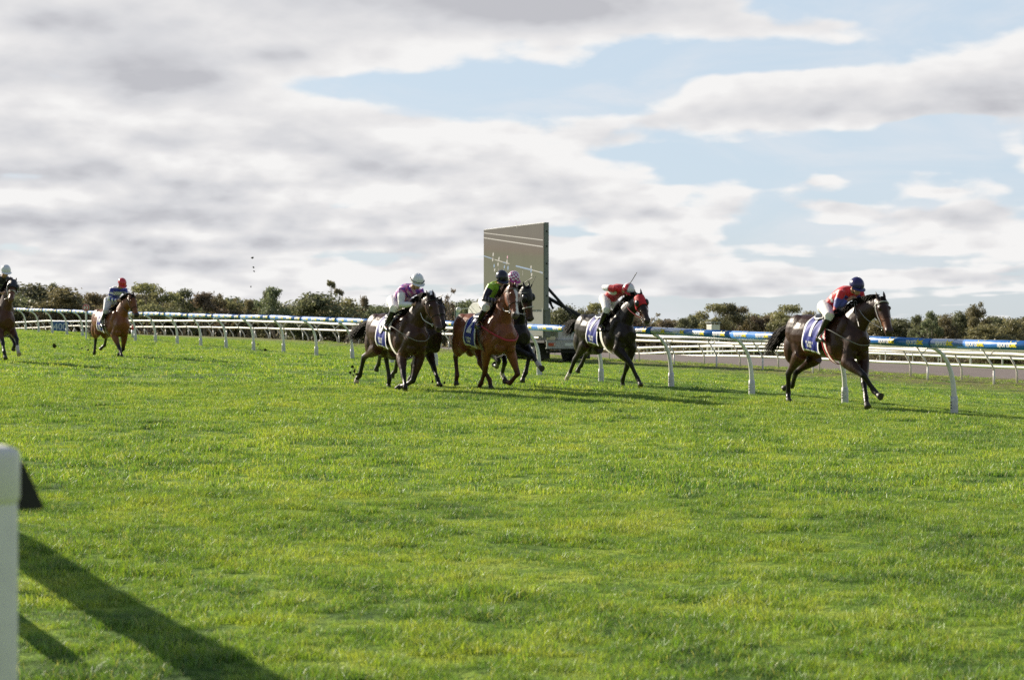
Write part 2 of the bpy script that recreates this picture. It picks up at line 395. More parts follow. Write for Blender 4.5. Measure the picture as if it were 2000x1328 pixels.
def main_post_meshes():
    mb = MB()
    # local: +Y points to the infield, the head leans to -Y over the track
    pts = [(0, 0, -.25), (0, 0, .0), (0, -.004, .25), (0, -.02, .48), (0, -.06, .68), (0, -.13, .86), (0, -.23, 1.0), (0, -.34, 1.085), (0, -.45, 1.13)]
    P = catmull(pts, 3); rad = [(.046 - .014 * min(1, max(0, z) / 1.1), .056 - .024 * min(1, max(0, z) / 1.1)) for (_, _, z) in P]
    mb.tube(P, rad, 12, side=(1, 0, 0))
    mb.box((0, -.45, 1.125), (.16, .05, .022), bev=.004)
    sl = MB()
    sl.tube([(0, 0, -.2), (0, 0, .02), (0, -.003, .22), (0, -.006, .30)], [(.062, .068), (.062, .068), (.058, .066), (.055, .062)], 12, side=(1, 0, 0))
    for z in (.10, .15, .20): sl.box((.0, -.068, z), (.035, .008, .014), mi=1)
    return mb.mesh('post', WHITE, True), sl.mesh('post_sleeve', [SLEEVE, BLACK], True)
POST, SLV = main_post_meshes()
def main_rail():
    root = empty('running_rail', (P0.x, P0.y, gz(P0.x, P0.y)))
    tag(root, 'curved white rail beside the horses with blue top tube lettered in white and yellow', 'rail')
    yaw = math.atan2(-DV.y, -DV.x)        # +X of each piece runs toward the camera
    inv = Matrix.Translation(-Vector(root.location))
    Vp = []
    for i in range(-4, 34):
        Y = 33.3 + 2.96 * i + .0088 * i * abs(i); Vp.append((Y - 33.3) / .909)
    tops = []
    for k, v in enumerate(Vp):
        x, y = xy_of(0, v); z = gz(x, y)
        p = bpy.data.objects.new('post', POST); COL.objects.link(p); p.parent = root
        jt = Matrix.Rotation(random.uniform(-.015, .015), 4, 'X')
        p.matrix_basis = inv @ Matrix.Translation((x, y, z)) @ Matrix.Rotation(math.atan2(NU.y, NU.x) - math.pi / 2, 4, 'Z') @ jt
        s = bpy.data.objects.new('post_sleeve', SLV); COL.objects.link(s); s.parent = p
        tx, ty = xy_of(-.45, v); tops.append(Vector((tx, ty, z + 1.21)))
    # bays: local +X from far post to near post, lettering side (-Y) toward the track
    for k in range(len(tops) - 1):
        A, B = tops[k + 1], tops[k]; d = B - A; L = d.length; X = d.normalized()
        Yv = Vector((NU.x, NU.y, 0)); Yv = (Yv - X * X.dot(Yv)).normalized(); Z = X.cross(Yv)
        if Z.z < 0: raise RuntimeError('frame')
        M = Matrix((X * (L / SEC_L), Yv, Z)).transposed().to_4x4(); M.translation = A
        o = bpy.data.objects.new('rail_tube', SEC); COL.objects.link(o); o.parent = root; o.matrix_basis = inv @ M
main_rail()

def second_rail(name, u, h, v0, v1, step, mat, label, kind, rtube):
    x, y = xy_of(u, v0); root = empty(name, (x, y, gz(x, y))); tag(root, label, 'rail')
    inv = Matrix.Translation(-Vector(root.location))
    mb = MB()
    if kind == 'brace':
        mb.tube([(0, 0, -.1), (0, 0, .45)], [.035, .033], 8, side=(1, 0, 0)); mb.tube([(0, .0, .44), (0, -.05, .56), (0, -.42, h - .06)], [.033, .032, .028], 8, side=(1, 0, 0))
        mb.tube([(0, -.27, h - .28), (.0, .05, h - .05)], .02, 6, side=(1, 0, 0)); mb.box((0, -.2, h - .045), (.07, .62, .03))
    else:
        mb.tube([(0, 0, -.1), (0, 0, .35), (0, -.04, .48), (0, -.32, h - .03)], [.036, .035, .034, .03], 8, side=(1, 0, 0))
    pm = mb.mesh('post', mat, True); v = v0; vs = []
    while v <= v1:
        x, y = xy_of(u, v); p = bpy.data.objects.new('post', pm); COL.objects.link(p); p.parent = root
        p.matrix_basis = inv @ Matrix.Translation((x, y, gz(x, y))) @ Matrix.Rotation(math.atan2(NU.y, NU.x) - math.pi / 2, 4, 'Z'); vs.append(v); v += step
    for du, dz, nm in (((-.42, 0, 'top_rail'), (.05, -.02, 'back_rail')) if kind == 'brace' else ((-.32, 0, 'top_rail'),)):
        t = MB(); pts = []
        for v in vs: x, y = xy_of(u + du, v); pts.append(inv @ Vector((x, y, gz(*xy_of(u, v)) + h + dz + random.uniform(-.008, .008))))
        t.tube(pts, (rtube if nm == 'top_rail' else .03), 10, side=(NU.x, NU.y, 0)); t.build(nm, mat, root, True)
second_rail('white_rail', 17.9, 1.12, 8, 235, 3.35, WHITE, 'white infield rail on braced two tube posts, first rail behind the lettered blue one', 'brace', .072)
second_rail('white_rail', 20.3, .93, 9, 235, 2.85, CREAM, 'cream infield rail with one thick tube, set just behind the braced white rail', 'bent', .06)

# far rails across the dirt track
def far_rail(u, v0, v1, hs, step, r, label, rake=.0):
    x, y = xy_of(u, v0); root = empty('course_fence', (x, y, gz(x, y))); tag(root, label, 'fence'); inv = Matrix.Translation(-Vector(root.location))
    vs = list(np.arange(v0, v1 + .1, step)); pm = MB(); pm.tube([(0, 0, -.1), (0, 0, hs[-1] * .5), (0, rake, hs[-1])], .035, 6); pmesh = pm.mesh('post', WHITE)
    for v in vs:
        x, y = xy_of(u, v); p = bpy.data.objects.new('post', pmesh); COL.objects.link(p); p.parent = root; p.matrix_basis = inv @ Matrix.Translation((x, y, gz(x, y)))
    for h in hs:
        t = MB(); t.tube([inv @ Vector((*xy_of(u, v), gz(*xy_of(u, v)) + h)) for v in vs], r, 8, side=(NU.x, NU.y, 0)); t.build('rail_tube', WHITE, root, True)
far_rail(60.8, 20, 150, [.10, .86], 3.2, .085, 'low white two tube fence along the far edge of the brown track', .1)
far_rail(66, 16, 135, [.62, 1.12], 3.6, .085, 'white two tube fence a few metres beyond the far edge of the brown track', -.15)
def cross_fence():
    ax, ay = at_px(1240, 260), 260; bx, by = at_px(1520, 235), 235
    root = empty('course_fence', (ax, ay, gz(ax, ay))); tag(root, 'thin pale railing with many small posts in front of the parked cars', 'fence'); inv = Matrix.Translation(-Vector(root.location))
    pm = MB(); pm.tube([(0, 0, -.1), (0, 0, 1.1)], .05, 6); pmesh = pm.mesh('post', WHITE); L = []
    for k in range(15):
        t = k / 14; x, y = ax + (bx - ax) * t, ay + (by - ay) * t; z = gz(x, y); L.append((x, y, z))
        p = bpy.data.objects.new('post', pmesh); COL.objects.link(p); p.parent = root; p.matrix_basis = inv @ Matrix.Translation((x, y, z))
    for h in (.35, 1.1):
        t = MB(); t.tube([inv @ Vector((x, y, z + h)) for x, y, z in L], .06, 6); t.build('rail_tube', WHITE, root, True)
cross_fence()

# near rail beside the camera: end post in the frame's lower left, the padded rail runs off to the left
def near_rail():
    Y = 3.6; X = at_px(-12, Y); z = gz(X, Y); root = empty('outside_rail', (X, Y, z), math.atan2(DV.y, DV.x))
    tag(root, 'blurred white capped rail post with black bracket in the lower left corner', 'rail')
    top = EYE - .209 - z
    mb = MB(); mb.box((0, 0, top / 2 - .1), (.094, .074, top + .2 - .02), bev=.010); mb.build('post', WHITE, root, True)
    c = MB(); c.box((0, 0, top - .055), (.106, .084, .11), bev=.018); c.build('post_cap', WHITE, root, True)
    # wedge-shaped black bracket on the field side of the post (local -Y)
    k = MB(); zt = top - .085
    vs = [(dx, -.043 - a, zt + b) for dx in (-.02, .02) for a, b in [(0, .050), (.008, .055), (.045, -.028), (.042, -.034), (0, -.034)]]
    k.add(vs, [(0, 1, 2, 3, 4), (9, 8, 7, 6, 5)] + [(i, 5 + i, 5 + (i + 1) % 5, (i + 1) % 5) for i in range(5)]); k.build('bracket', BLACK, root)
    # the rail itself stands a step nearer to the track and runs off to the left of the frame
    y0 = -.826; x0 = 5.46
    def gl(x): p = Vector((X, Y)) + DV * x + Vector((-DV.y, DV.x)) * y0; return gz(p.x, p.y) - z
    def run(h, r): t = MB(); t.tube([(x0 + q * 3.1, y0, h + gl(x0 + q * 3.1)) for q in range(9)], r, 14); return t
    run(.95, .135).build('top_rail', WHITE, root, True); run(.34, .05).build('lower_rail', WHITE, root, True)
    for q in range(1, 9):
        x = x0 + q * 3.1 - .4; p = MB(); p.box((x, y0, gl(x) + .40), (.09, .088, 1.15), bev=.012); p.build('post', WHITE, root, True)
near_rail()

# ------------------------------------------------------------------ signs and small course furniture
def sign(name, px, Y, ytop, ybot, w, label, build):
    pass
def board(Y, px, z0, w, h, mats, txt, tcol, name, label, cat, disc=False, legs=True):
    x = at_px(px, Y); g = gz(x, Y); root = empty(name, (x, Y, g)); tag(root, label, cat)
    zc = EYE + (HOR - z0) / FPX * Y - g
    mb = MB()
    if disc:
        for r, mi, yy in ((w / 2, 1, 0), (w / 2 * .90, 0, -.012), (w / 2 * .66, 1, -.024)):
            n = 28; vs = [(r * math.cos(2 * math.pi * k / n), yy + s, zc + r * math.sin(2 * math.pi * k / n)) for s in (-.01, .01) for k in range(n)]
            mb.add(vs, [tuple(reversed(range(n))), tuple(range(n, 2 * n))] + [(k, (k + 1) % n, n + (k + 1) % n, n + k) for k in range(n)], mi)
    else: mb.box((0, 0, zc), (w, .03, h))
    b = mb.build('sign_board', mats, root)
    V, F, bb = text_mesh(txt, h * (.75 if disc else .85), .01 * h, 1, 2)
    cx, cy = (bb[0] + bb[1]) / 2, (bb[2] + bb[3]) / 2
    t = MB(); t.add([(x_ - cx, -.040, zc + y_ - cy) for x_, y_ in V], F); t.build('lettering', tcol, b)
    for sx in ((0,) if disc else (-w * .4, w * .4)):
        p = MB(); p.tube([(sx, .03, -.1), (sx, .03, zc)], .04, 8); p.build('post', WHITE, root)
RED = pmat('red_paint', (.55, .03, .04), .45); PALE = pmat('pale_board', (.78, .72, .70), .5)
board(86, 168, 601, .32, .32, [RED, PALE], '2', RED, 'distance_marker', 'round red rimmed sign with a 2 on a thin white post at left', 'sign', True)
board(118, 118, 638, .95, .66, [pmat('sign_blue', (.06, .14, .34), .5)], '400', pmat('sign_letters', (.55, .60, .70), .5), 'distance_board', 'low blue board with pale figures 400 seen through the rails at far left', 'sign')
def marker(px, Y, label):
    x = at_px(px, Y); g = gz(x, Y); root = empty('marker_post', (x, Y, g)); tag(root, label, 'marker post')
    a = MB(); a.tube([(0, 0, 0), (0, 0, .4)], [.07, .065], 12); a.build('post', WHITE, root, True)
    a = MB(); a.tube([(0, 0, .4), (0, 0, .52), (0, 0, .66), (0, 0, .67)], [.068, .065, .02, .004], 12); a.build('marker_tip', pmat('pink_red', (.62, .10, .10), .5), root, True)
marker(259, 96, 'small white marker post with a red tip behind the bay horse at left')
marker(1342, 215, 'small red tipped white post beyond the rails, near the white van')
def hut(px, Y, wpx, ytop, ybot):
    s = FPX / Y; x = at_px(px, Y); g = gz(x, Y); zt = EYE + (HOR - ytop) / s - g; zb = EYE + (HOR - ybot) / s - g; w = wpx / s
    root = empty('judges_tower', (x, Y, g), R(25)); tag(root, 'small white lookout box with a flat roof standing on legs above the rail', 'tower')
    a = MB(); a.box((0, 0, zb + (zt - zb) * .36), (w, w, (zt - zb) * .72), bev=.02); a.build('cabin', WHITE, root)
    a = MB(); a.box((0, 0, zt + .02), (w * 1.2, w * 1.2, .12)); 
    for i in (-1, 1):
        for j in (-1, 1): a.box((i * w * .45, j * w * .45, zb + (zt - zb) * .86), (.08, .08, (zt - zb) * .28))
    a.build('roof', GREYM, root)
    for i in (-1, 1):
        for j in (-1, 1): a = MB(); a.box((i * w * .42, j * w * .42, zb / 2 - .1), (.12, .12, zb + .2)); a.build('leg', WHITE, root)
hut(1393, 190, 19, 630, 645)
# ------------------------------------------------------------------ organic surfaces
def remesh(mb, voxel, smooth=3, factor=.5):
    """one continuous surface from overlapping closed shapes"""
    me = mb.mesh('tmp', [], False) if False else bpy.data.meshes.new('tmp')
    me.from_pydata(mb.v, [], mb.f); me.update()
    o = bpy.data.objects.new('tmp', me); COL.objects.link(o)
    m = o.modifiers.new('r', 'REMESH'); m.mode = 'VOXEL'; m.voxel_size = voxel; m.adaptivity = 0
    if smooth: s = o.modifiers.new('s', 'SMOOTH'); s.factor = factor; s.iterations = smooth
    dg = bpy.context.evaluated_depsgraph_get(); out = bpy.data.meshes.new_from_object(o.evaluated_get(dg))
    bpy.data.objects.remove(o); bpy.data.meshes.remove(me)
    out.polygons.foreach_set('use_smooth', [True] * len(out.polygons)); return out
def coords(me):
    a = np.empty(len(me.vertices) * 3, np.float32); me.vertices.foreach_get('co', a); return a.reshape(-1, 3).astype(float)
def seg_dist(P, A, B):
    A = np.array(A, float); B = np.array(B, float); d = B - A; t = np.clip(((P - A) @ d) / max(1e-9, d @ d), 0, 1)
    return np.linalg.norm(P - (A + t[:, None] * d), axis=1), t
def set_col(me, C):
    C = np.concatenate([np.clip(C, 0, 1), np.ones((len(C), 1))], 1).astype(np.float32)
    a = me.color_attributes.new('coat', 'FLOAT_COLOR', 'POINT'); a.data.foreach_set('color', C.ravel())
def attr_mat(name, rough, spec, bump, bscale, var=.2, vscale=6, dist=.012, sheen=0.0, coat=0.0, stretch=None):
    m = bpy.data.materials.new(name); m.use_nodes = True; N = NT(m.node_tree); b = m.node_tree.nodes['Principled BSDF']
    at = N.n('ShaderNodeAttribute', attribute_name='coat').outputs['Color']; pos = N.n('ShaderNodeTexCoord').outputs['Object']
    c = N.mix(N.sstep(N.noise(pos, vscale, 4, .65), .3, .7), N.mix(1, at, (1 - var,) * 3, 'MULTIPLY'), N.mix(1, at, (1 + var,) * 3, 'MULTIPLY'))
    N.link(c, b.inputs['Base Color']); b.inputs['Roughness'].default_value = rough; b.inputs['Specular IOR Level'].default_value = spec
    b.inputs['Sheen Weight'].default_value = sheen; b.inputs['Coat Weight'].default_value = coat; b.inputs['Coat Roughness'].default_value = .25
    p = pos
    if stretch: mp = N.n('ShaderNodeMapping'); mp.inputs['Scale'].default_value = stretch; N.link(pos, mp.inputs[0]); p = mp.outputs[0]
    bn = N.n('ShaderNodeBump'); bn.inputs['Strength'].default_value = bump; bn.inputs['Distance'].default_value = dist
    N.link(N.noise(p, bscale, 3, .55), bn.inputs['Height']); N.link(bn.outputs[0], b.inputs['Normal']); return m
COAT = attr_mat('horse_coat', .37, .30, .40, 6, .18, 6, .05, stretch=(1, 1, .55))
SILK = attr_mat('racing_silk', .45, .4, .5, 11, .06, 9, .03, sheen=.2)
CLOTH = attr_mat('breeches_cloth', .6, .3, .5, 12, .05, 6, .02)
SKIN = pmat('skin', (.52, .29, .20), .5, .4, var=.1)
HAIR = pmat('black_hair', (.016, .012, .010), .7, .12); HAIRB = pmat('brown_hair', (.045, .022, .013), .7, .12)
HOOF = pmat('hoof_horn', (.055, .045, .04), .5, .4, var=.3, vscale=20); HOOFP = pmat('pale_hoof', (.42, .34, .27), .55, .3, var=.2)
LEATHER = pmat('black_leather', (.013, .012, .012), .28, .6); LWHITE = pmat('white_strap', (.62, .60, .56), .45, .4); LRED = pmat('red_strap', (.38, .03, .05), .45, .4); LTAN = pmat('grey_strap', (.22, .21, .20), .5, .4)
METAL = pmat('bit_metal', (.6, .6, .58), .2, .5, metal=1.0); EYEM = pmat('dark_eye', (.01, .007, .006), .08, .9)
CBLUE = pmat('saddlecloth_blue', (.022, .035, .30), .6, .3, var=.12, vscale=9, bump=.3, bscale=30); CWHITE = pmat('saddlecloth_white', (.78, .78, .80), .6, .3)
WHIPM = pmat('whip_black', (.02, .02, .02), .4, .5)

# trunk stations: x from the withers, centre height, half height, half width (heights relative to the withers)
TRUNK = [(-1.40, -.40, .10, .09), (-1.34, -.38, .20, .17), (-1.22, -.35, .29, .235), (-1.05, -.335, .335, .275), (-.86, -.34, .335, .280), (-.66, -.35, .305, .265), (-.45, -.375, .315, .275), (-.22, -.395, .345, .285), (-.02, -.395, .375, .265), (.16, -.40, .360, .235), (.30, -.42, .30, .205), (.41, -.45, .22, .165), (.49, -.47, .12, .10)]
TX = np.array([t[0] for t in TRUNK])
def trunk_at(x): return [float(np.interp(x, TX, [t[k] for t in TRUNK])) for k in (1, 2, 3)]

class Horse:
    pass
def build_horse(S):
    H = Horse(); s = S['s']; Yd = FPX / s; wx, wy = S['W']; k = S.get('size', 1.0)
    Wp = Vector((at_px(wx, Yd), Yd, EYE + (HOR - wy) / FPX * Yd)); g = gz(Wp.x, Wp.y); kk = S.get('kk', 1.10)
    yaw = R(-65.4 + S['turn']); root = empty('horse', (Wp.x, Wp.y, g), yaw); tag(root, S['label'], 'horse', 'racehorses at the gallop')
    root.scale = (kk, kk, kk)
    M = Matrix.Translation((Wp.x, Wp.y, g)) @ Matrix.Rotation(yaw, 4, 'Z') @ Matrix.Scale(kk, 4); Mi = M.inverted(); zw = (Wp.z - g) / kk
    O = Mi @ Vector((0, 0, EYE))
    def ray(px, py): return ((Mi @ Vector(((px - 1000) / FPX, 1, EYE + (HOR - py) / FPX))) - O).normalized()
    pitch = R(S.get('pitch', 0)); cp, sp = math.cos(pitch), math.sin(pitch)
    def body(x, y, z):      # body frame (from the withers) -> local
        x, y, z = x * k, y * k, z * k; return Vector((x * cp - z * sp, y, zw + x * sp + z * cp))
    def onplane(px, py, y):
        d = ray(px, py)
        t = (y - O.y) / d.y if abs(d.y) > 1e-6 else Yd / kk
        return O + d * t
    def joint(par, L, px, py, y, fwd=0.0):
        """point at bone length L from par seen at the pixel, nearest the plane local y"""
        L = L * k; d = ray(px, py); oc = O - par; b = d.dot(oc); q = b * b - (oc.dot(oc) - L * L)
        if q < 0:
            p = O + d * (-b); v = p - par; return par + v.normalized() * min(v.length, L * 1.12)
        r = math.sqrt(q); c = [O + d * (-b - r), O + d * (-b + r)]
        return min(c, key=lambda p: abs(p.y - y) - fwd * p.x)
    H.root, H.M, H.Mi, H.body, H.onplane, H.joint, H.zw, H.k, H.O, H.ray = root, M, Mi, body, onplane, joint, zw, k, O, ray
    mb = MB()
    # trunk
    T = catmull(TRUNK, 3); mb.tube([body(x, 0, z) for x, z, hh, hw in T], [(hw * k, hh * k) for x, z, hh, hw in T], 20)
    W3 = lambda pts: [body(*p) for p in pts]
    # withers / spine ridge, croup, quarter, shoulder and breast muscles
    mb.tube(W3([(-.95, 0, -.07), (-.6, 0, -.10), (-.3, 0, -.095), (-.1, 0, -.045), (.06, 0, -.05), (.25, 0, -.12)]), [(.10, .06), (.07, .05), (.06, .06), (.055, .06), (.06, .07), (.06, .08)], 10)
    for sy in (-1, 1):
        Rm = Matrix.Rotation(R(-22), 3, 'Y')
        mb.ell(body(-1.08, sy * .12, -.30), (.28, .155, .30), nu=14, nv=10)
        mb.ell(body(-1.20, sy * .13, -.52), (.19, .13, .30), M=Matrix.Rotation(R(12), 3, 'Y'))
        mb.ell(body(-.80, sy * .17, -.42), (.13, .08, .24), M=Matrix.Rotation(R(-20), 3, 'Y'))
        mb.ell(body(.12, sy * .165, -.33), (.13, .085, .30), M=Matrix.Rotation(R(28), 3, 'Y'))
        mb.ell(body(-.02, sy * .20, -.50), (.17, .075, .16), M=Matrix.Rotation(R(-25), 3, 'Y'))
        mb.ell(body(.36, sy * .105, -.44), (.13, .10, .17))
        mb.ell(body(.30, sy * .10, -.62), (.14, .09, .11))
    # neck and head
    poll = joint(body(.16, 0, -.20), S.get('neckL', .80), *S['poll'], S.get('polly', 0), .3)
    muz = joint(poll, .60, *S['muzzle'], S.get('muzy', poll.y), .5)
    H.poll, H.muz = poll, muz
    hd = (muz - poll).normalized(); side = Vector((0, 1, 0)) if 'hside' not in S else Vector(S['hside'])
    if 'hyaw' in S: side = Matrix.Rotation(R(S['hyaw']), 3, 'Z') @ side
    side = (side - hd * side.dot(hd)).normalized(); fr = hd.cross(side)
    if fr.dot(Vector((1, 0, .6))) < 0: fr = -fr       # fr points out of the forehead
    nb = body(.13, 0, -.27); mid = nb.lerp(poll, .5) + Vector((0, 0, .05 * k)) + Vector((-.03, 0, 0)); pe = poll - fr * .03 + hd * .03
    nk = catmull([body(-.08, 0, -.36), nb, nb.lerp(mid, .55), mid, mid.lerp(pe, .55), pe], 3); nr = catmull([(.18, .30), (.175, .285), (.145, .245), (.112, .205), (.092, .165), (.08, .12)], 3) * k
    mb.tube(nk, [tuple(r) for r in nr], 16)
    for sy in (-1, 1): mb.tube([body(.28, sy * .07, -.42), mid + Vector((.06, sy * .035, -.07)), pe + hd * .08 - fr * .06], [.085, .055, .04], 8)
    HS = [(-.05, .065, .068, -.015), (.0, .095, .088, -.02), (.07, .130, .098, -.035), (.14, .150, .104, -.045), (.22, .148, .100, -.048), (.30, .124, .088, -.038), (.38, .100, .073, -.026), (.46, .085, .064, -.020), (.53, .080, .066, -.020), (.585, .072, .062, -.024), (.625, .040, .042, -.030)]
    def hp(t, a=0, b=0): return poll + hd * (t * k) + fr * (a * k) + side * (b * k)
    HC = catmull(HS, 2); mb.tube([hp(t, o) for t, hh, hw, o in HC], [(hw * k, hh * k) for t, hh, hw, o in HC], 14, side=side)
    for sy in (-1, 1):
        mb.ell(hp(.19, -.09, sy * .060), (.095 * k, .036 * k, .080 * k)); mb.ell(hp(.17, .052, sy * .070), (.036 * k,) * 3)
        mb.ell(hp(.57, .022, sy * .044), (.034 * k, .024 * k, .034 * k)); mb.ell(hp(.575, -.075, 0), (.034 * k, .04 * k, .034 * k))
    H.hp, H.hd, H.fr, H.side, H.HS = hp, hd, fr, side, HS
    for sy in (-1, 1):     # ears
        e0 = hp(.0, .035, sy * .048); ed = (-hd * .8 + fr * .12 + Vector((-.25, 0, .25)) + side * sy * .16).normalized(); E = [e0 - ed * .02, e0 + ed * .05 * k, e0 + ed * .11 * k, e0 + ed * .165 * k]
        mb.tube(E, [(.024, .020), (.030, .017), (.022, .013), (.007, .006)], 8, side=side)
    # legs
    legs = {}; pts = []
    def foreleg(nm, y):
        q = S[nm]; el = onplane(*q[0], y * .95); bx = (el.x) / k; el = body(min(.30, max(-.12, bx)), y, max(-.86, min(-.66, (el.z - zw) / k)))
        kn = joint(el, .42, *q[1], y * 1.0); fe = joint(kn, .285, *q[2], kn.y); ho = joint(fe, .17, *q[3], fe.y)
        sh = body(.30, y * .75, -.46)
        mb.tube([body(.05, y * .85, -.22), sh, el], [(.07, .13), (.10, .15), (.085, .12)], 10)
        lw = 1.13
        P = [el + (el - kn) * .18, el, el.lerp(kn, .35), el.lerp(kn, .72), el.lerp(kn, .92), kn, kn.lerp(fe, .12), kn.lerp(fe, .35), kn.lerp(fe, .75), kn.lerp(fe, .93), fe, fe.lerp(ho, .3), fe.lerp(ho, .62)]
        mb.tube(P, [(.075, .10), (.082, .105), (.068, .085), (.045, .052), (.046, .050), (.050, .054), (.043, .046), (.032, .036), (.032, .038), (.038, .044), (.042, .049), (.035, .038), (.038, .040)], 12) if False else mb.tube(P, [(a_ * lw, b_ * lw) for a_, b_ in [(.075, .10), (.082, .105), (.072, .09), (.050, .058), (.046, .050), (.048, .053), (.042, .046), (.033, .037), (.033, .039), (.038, .044), (.042, .049), (.036, .039), (.038, .040)]], 12)
        legs[nm] = (el, kn, fe, ho)
    def hindleg(nm, y):
        q = S[nm]; hip = body(-1.0, y * .8, -.33); st = onplane(*q[0], y); st = body(min(-.62, max(-.98, st.x / k)), y, max(-.80, min(-.60, (st.z - zw) / k)))
        hk = joint(st, .50, *q[1], y); fe = joint(hk, .385, *q[2], hk.y); ho = joint(fe, .17, *q[3], fe.y)
        mb.tube([hip, hip.lerp(st, .5), st], [(.12, .21), (.12, .19), (.09, .135)], 12)
        mb.tube([body(-1.2, y * .75, -.40), body(-1.15, y * .9, -.62), st.lerp(hk, .45)], [(.10, .13), (.09, .13), (.055, .07)], 10)
        back = (st - hk).normalized(); cn = (fe - hk).normalized(); pt = hk + back * .05 * k + (-(cn + back).normalized() * .040 * k if (cn + back).length > .2 else Vector((-.03, 0, 0)))
        P = [st + (st - hk) * .12, st.lerp(hk, .12), st.lerp(hk, .4), st.lerp(hk, .7), st.lerp(hk, .9), hk, hk.lerp(fe, .12), hk.lerp(fe, .35), hk.lerp(fe, .75), hk.lerp(fe, .93), fe, fe.lerp(ho, .3), fe.lerp(ho, .62)]
        mb.tube(P, [(.095, .125), (.090, .118), (.068, .085), (.042, .054), (.042, .058), (.044, .062), (.040, .050), (.033, .040), (.033, .040), (.039, .045), (.043, .050), (.036, .039), (.039, .041)], 12) if False else mb.tube(P, [(a_ * 1.12, b_ * 1.12) for a_, b_ in [(.095, .125), (.090, .118), (.070, .088), (.045, .057), (.042, .057), (.043, .060), (.040, .050), (.034, .040), (.033, .040), (.039, .045), (.042, .049), (.036, .039), (.039, .041)]], 12)
        mb.tube([hk + back * .17 * k, pt, hk + cn * .08 * k], [(.012, .012), (.022, .026), (.016, .016)], 8)
        legs[nm] = (st, hk, fe, ho)
    foreleg('FR', -.155); foreleg('FL', .155); hindleg('HR', -.155); hindleg('HL', .155)
    H.legs = legs
    # dock
    dock = body(-1.33, 0, -.16); td = Vector(S.get('tail', (-.8, 0, -.5))).normalized(); mb.tube([body(-1.22, 0, -.14), dock, dock + td * .16], [.05, .04, .025], 8)
    me = remesh(mb, .0165, 2, .5); P = coords(me)
    # coat colours: body, points, face
    base = np.array(S['coat']); dark = np.array(S.get('points', (.012, .010, .009))); C = np.tile(base, (len(P), 1))
    Z = (P[:, 2] - zw) / k; X = P[:, 0] / k
    nz = np.sin(P[:, 0] * 7 + 2 * np.sin(P[:, 2] * 5)) * np.cos(P[:, 2] * 6 + P[:, 1] * 9)
    C *= (1 + .16 * nz)[:, None]
    if 'flank' in S:       # browner flank, elbow and muzzle on dark horses
        fl = np.array(S['flank']); w = np.exp(-((X + .72) / .16) ** 2 - ((Z + .68) / .14) ** 2) + .8 * np.exp(-((X - .02) / .2) ** 2 - ((Z + .72) / .10) ** 2) + .55 * np.exp(-((X + 1.38) / .12) ** 2 - ((Z + .5) / .3) ** 2)
        w = np.clip(w, 0, 1)[:, None]; C = C * (1 - w) + fl * w
    def blend(w, col):
        nonlocal C; w = np.clip(w, 0, 1)[:, None]; C = C * (1 - w) + np.array(col) * w
    for nm, (a, b, c, d) in legs.items():
        d1, t1 = seg_dist(P, a, b); d2, t2 = seg_dist(P, b, c); d3, t3 = seg_dist(P, c, d)
        near = (np.minimum(np.minimum(d1, d2), d3) < .14 * k)
        blend(near * (d2 < .09 * k) * 1.0 + near * (d3 < .09 * k) * 1.0 + near * (d1 < .09) * np.clip((t1 - .55) / .35, 0, 1), dark)
        if nm in S.get('socks', {}): blend(((d3 < .075) & (t2 > .62)) * 1.0 if S['socks'][nm] == 'white' else ((d3 < .075)) * 1.0, (.55, .50, .45))
    q = (P - np.array(poll)) / k; tt = q @ np.array(hd); aa = q @ np.array(fr); bb = q @ np.array(side)
    head = (np.abs(bb) < .125) & (tt > .0) & (tt < .68) & (aa < .16) & (aa > -.2)
    mz = S.get('muzzlec', tuple(dark)); blend(head * np.clip((tt - .50) / .05, 0, 1), mz)
    if 'cheek' in S: blend(head * np.exp(-((tt - .40) / .11) ** 2) * np.clip(1 - np.abs(aa + .02) / .11, 0, 1) * 1.3, S['cheek'])
    if 'blaze' in S:
        w = head * (aa > .005) * (np.abs(bb - .004 * np.sin(tt * 30)) < (.030 + .010 * np.cos(tt * 9))) * (tt > .05) * (tt < .57); blend(w * 1.0, (.72, .68, .64))
    blend(head * (np.linalg.norm(np.stack([tt - .585, aa - .022, np.abs(bb) - .060], 1), axis=1) < .020) * 1.0, (.004, .003, .003))
    blend(((tt < .0) & (tt > -.25) & (np.abs(bb) < .1) & (aa > -.06)) * .5, dark)
    set_col(me, C); me.materials.append(COAT)
    o = bpy.data.objects.new('body', me); COL.objects.link(o); o.parent = root
    # eyes, hooves
    for sy in (-1, 1):
        a = MB(); a.ell(hp(.175, .050, sy * .090), (.017 * k, .014 * k, .017 * k), nu=10, nv=7); a.build('eye', EYEM, root, True)
    for nm, (a_, b_, fe, ho) in legs.items():
        d = (ho - fe).normalized(); cn = (fe - b_).normalized(); fw = cn - d * cn.dot(d)
        toe = Vector((1, 0, 0)) - d * d.x
        ground_z = gz(*(M @ ho).xy) - g
        planted = (M @ ho).z - gz(*(M @ ho).xy) < .16; d = (d + Vector((0, 0, -1)) * (1.6 if planted else .25)).normalized(); toe = toe.normalized() if toe.length > .2 else Vector((0, 0, 1)); toe = (toe - d * toe.dot(d)).normalized(); a = MB()
        c0 = fe.lerp(ho, .62)
        pts = [c0 - d * .012, c0 + d * .008, c0 + d * .045 + toe * .012, c0 + d * .085 + toe * .026]
        a.tube([p for p in pts], [(.032, .034), (.038, .042), (.044, .051), (.051, .062)], 14, side=d.cross(toe))
        pale = nm in S.get('pale', ())
        ho_ = a.build('hoof', HOOFP if pale else HOOF, root, True)
        for p_ in ho_.data.polygons:
            if len(p_.vertices) > 4: p_.use_smooth = False
    # mane, forelock, tail
    r = random.Random(S['seed']); hm = S.get('hair', HAIR); a = MB()
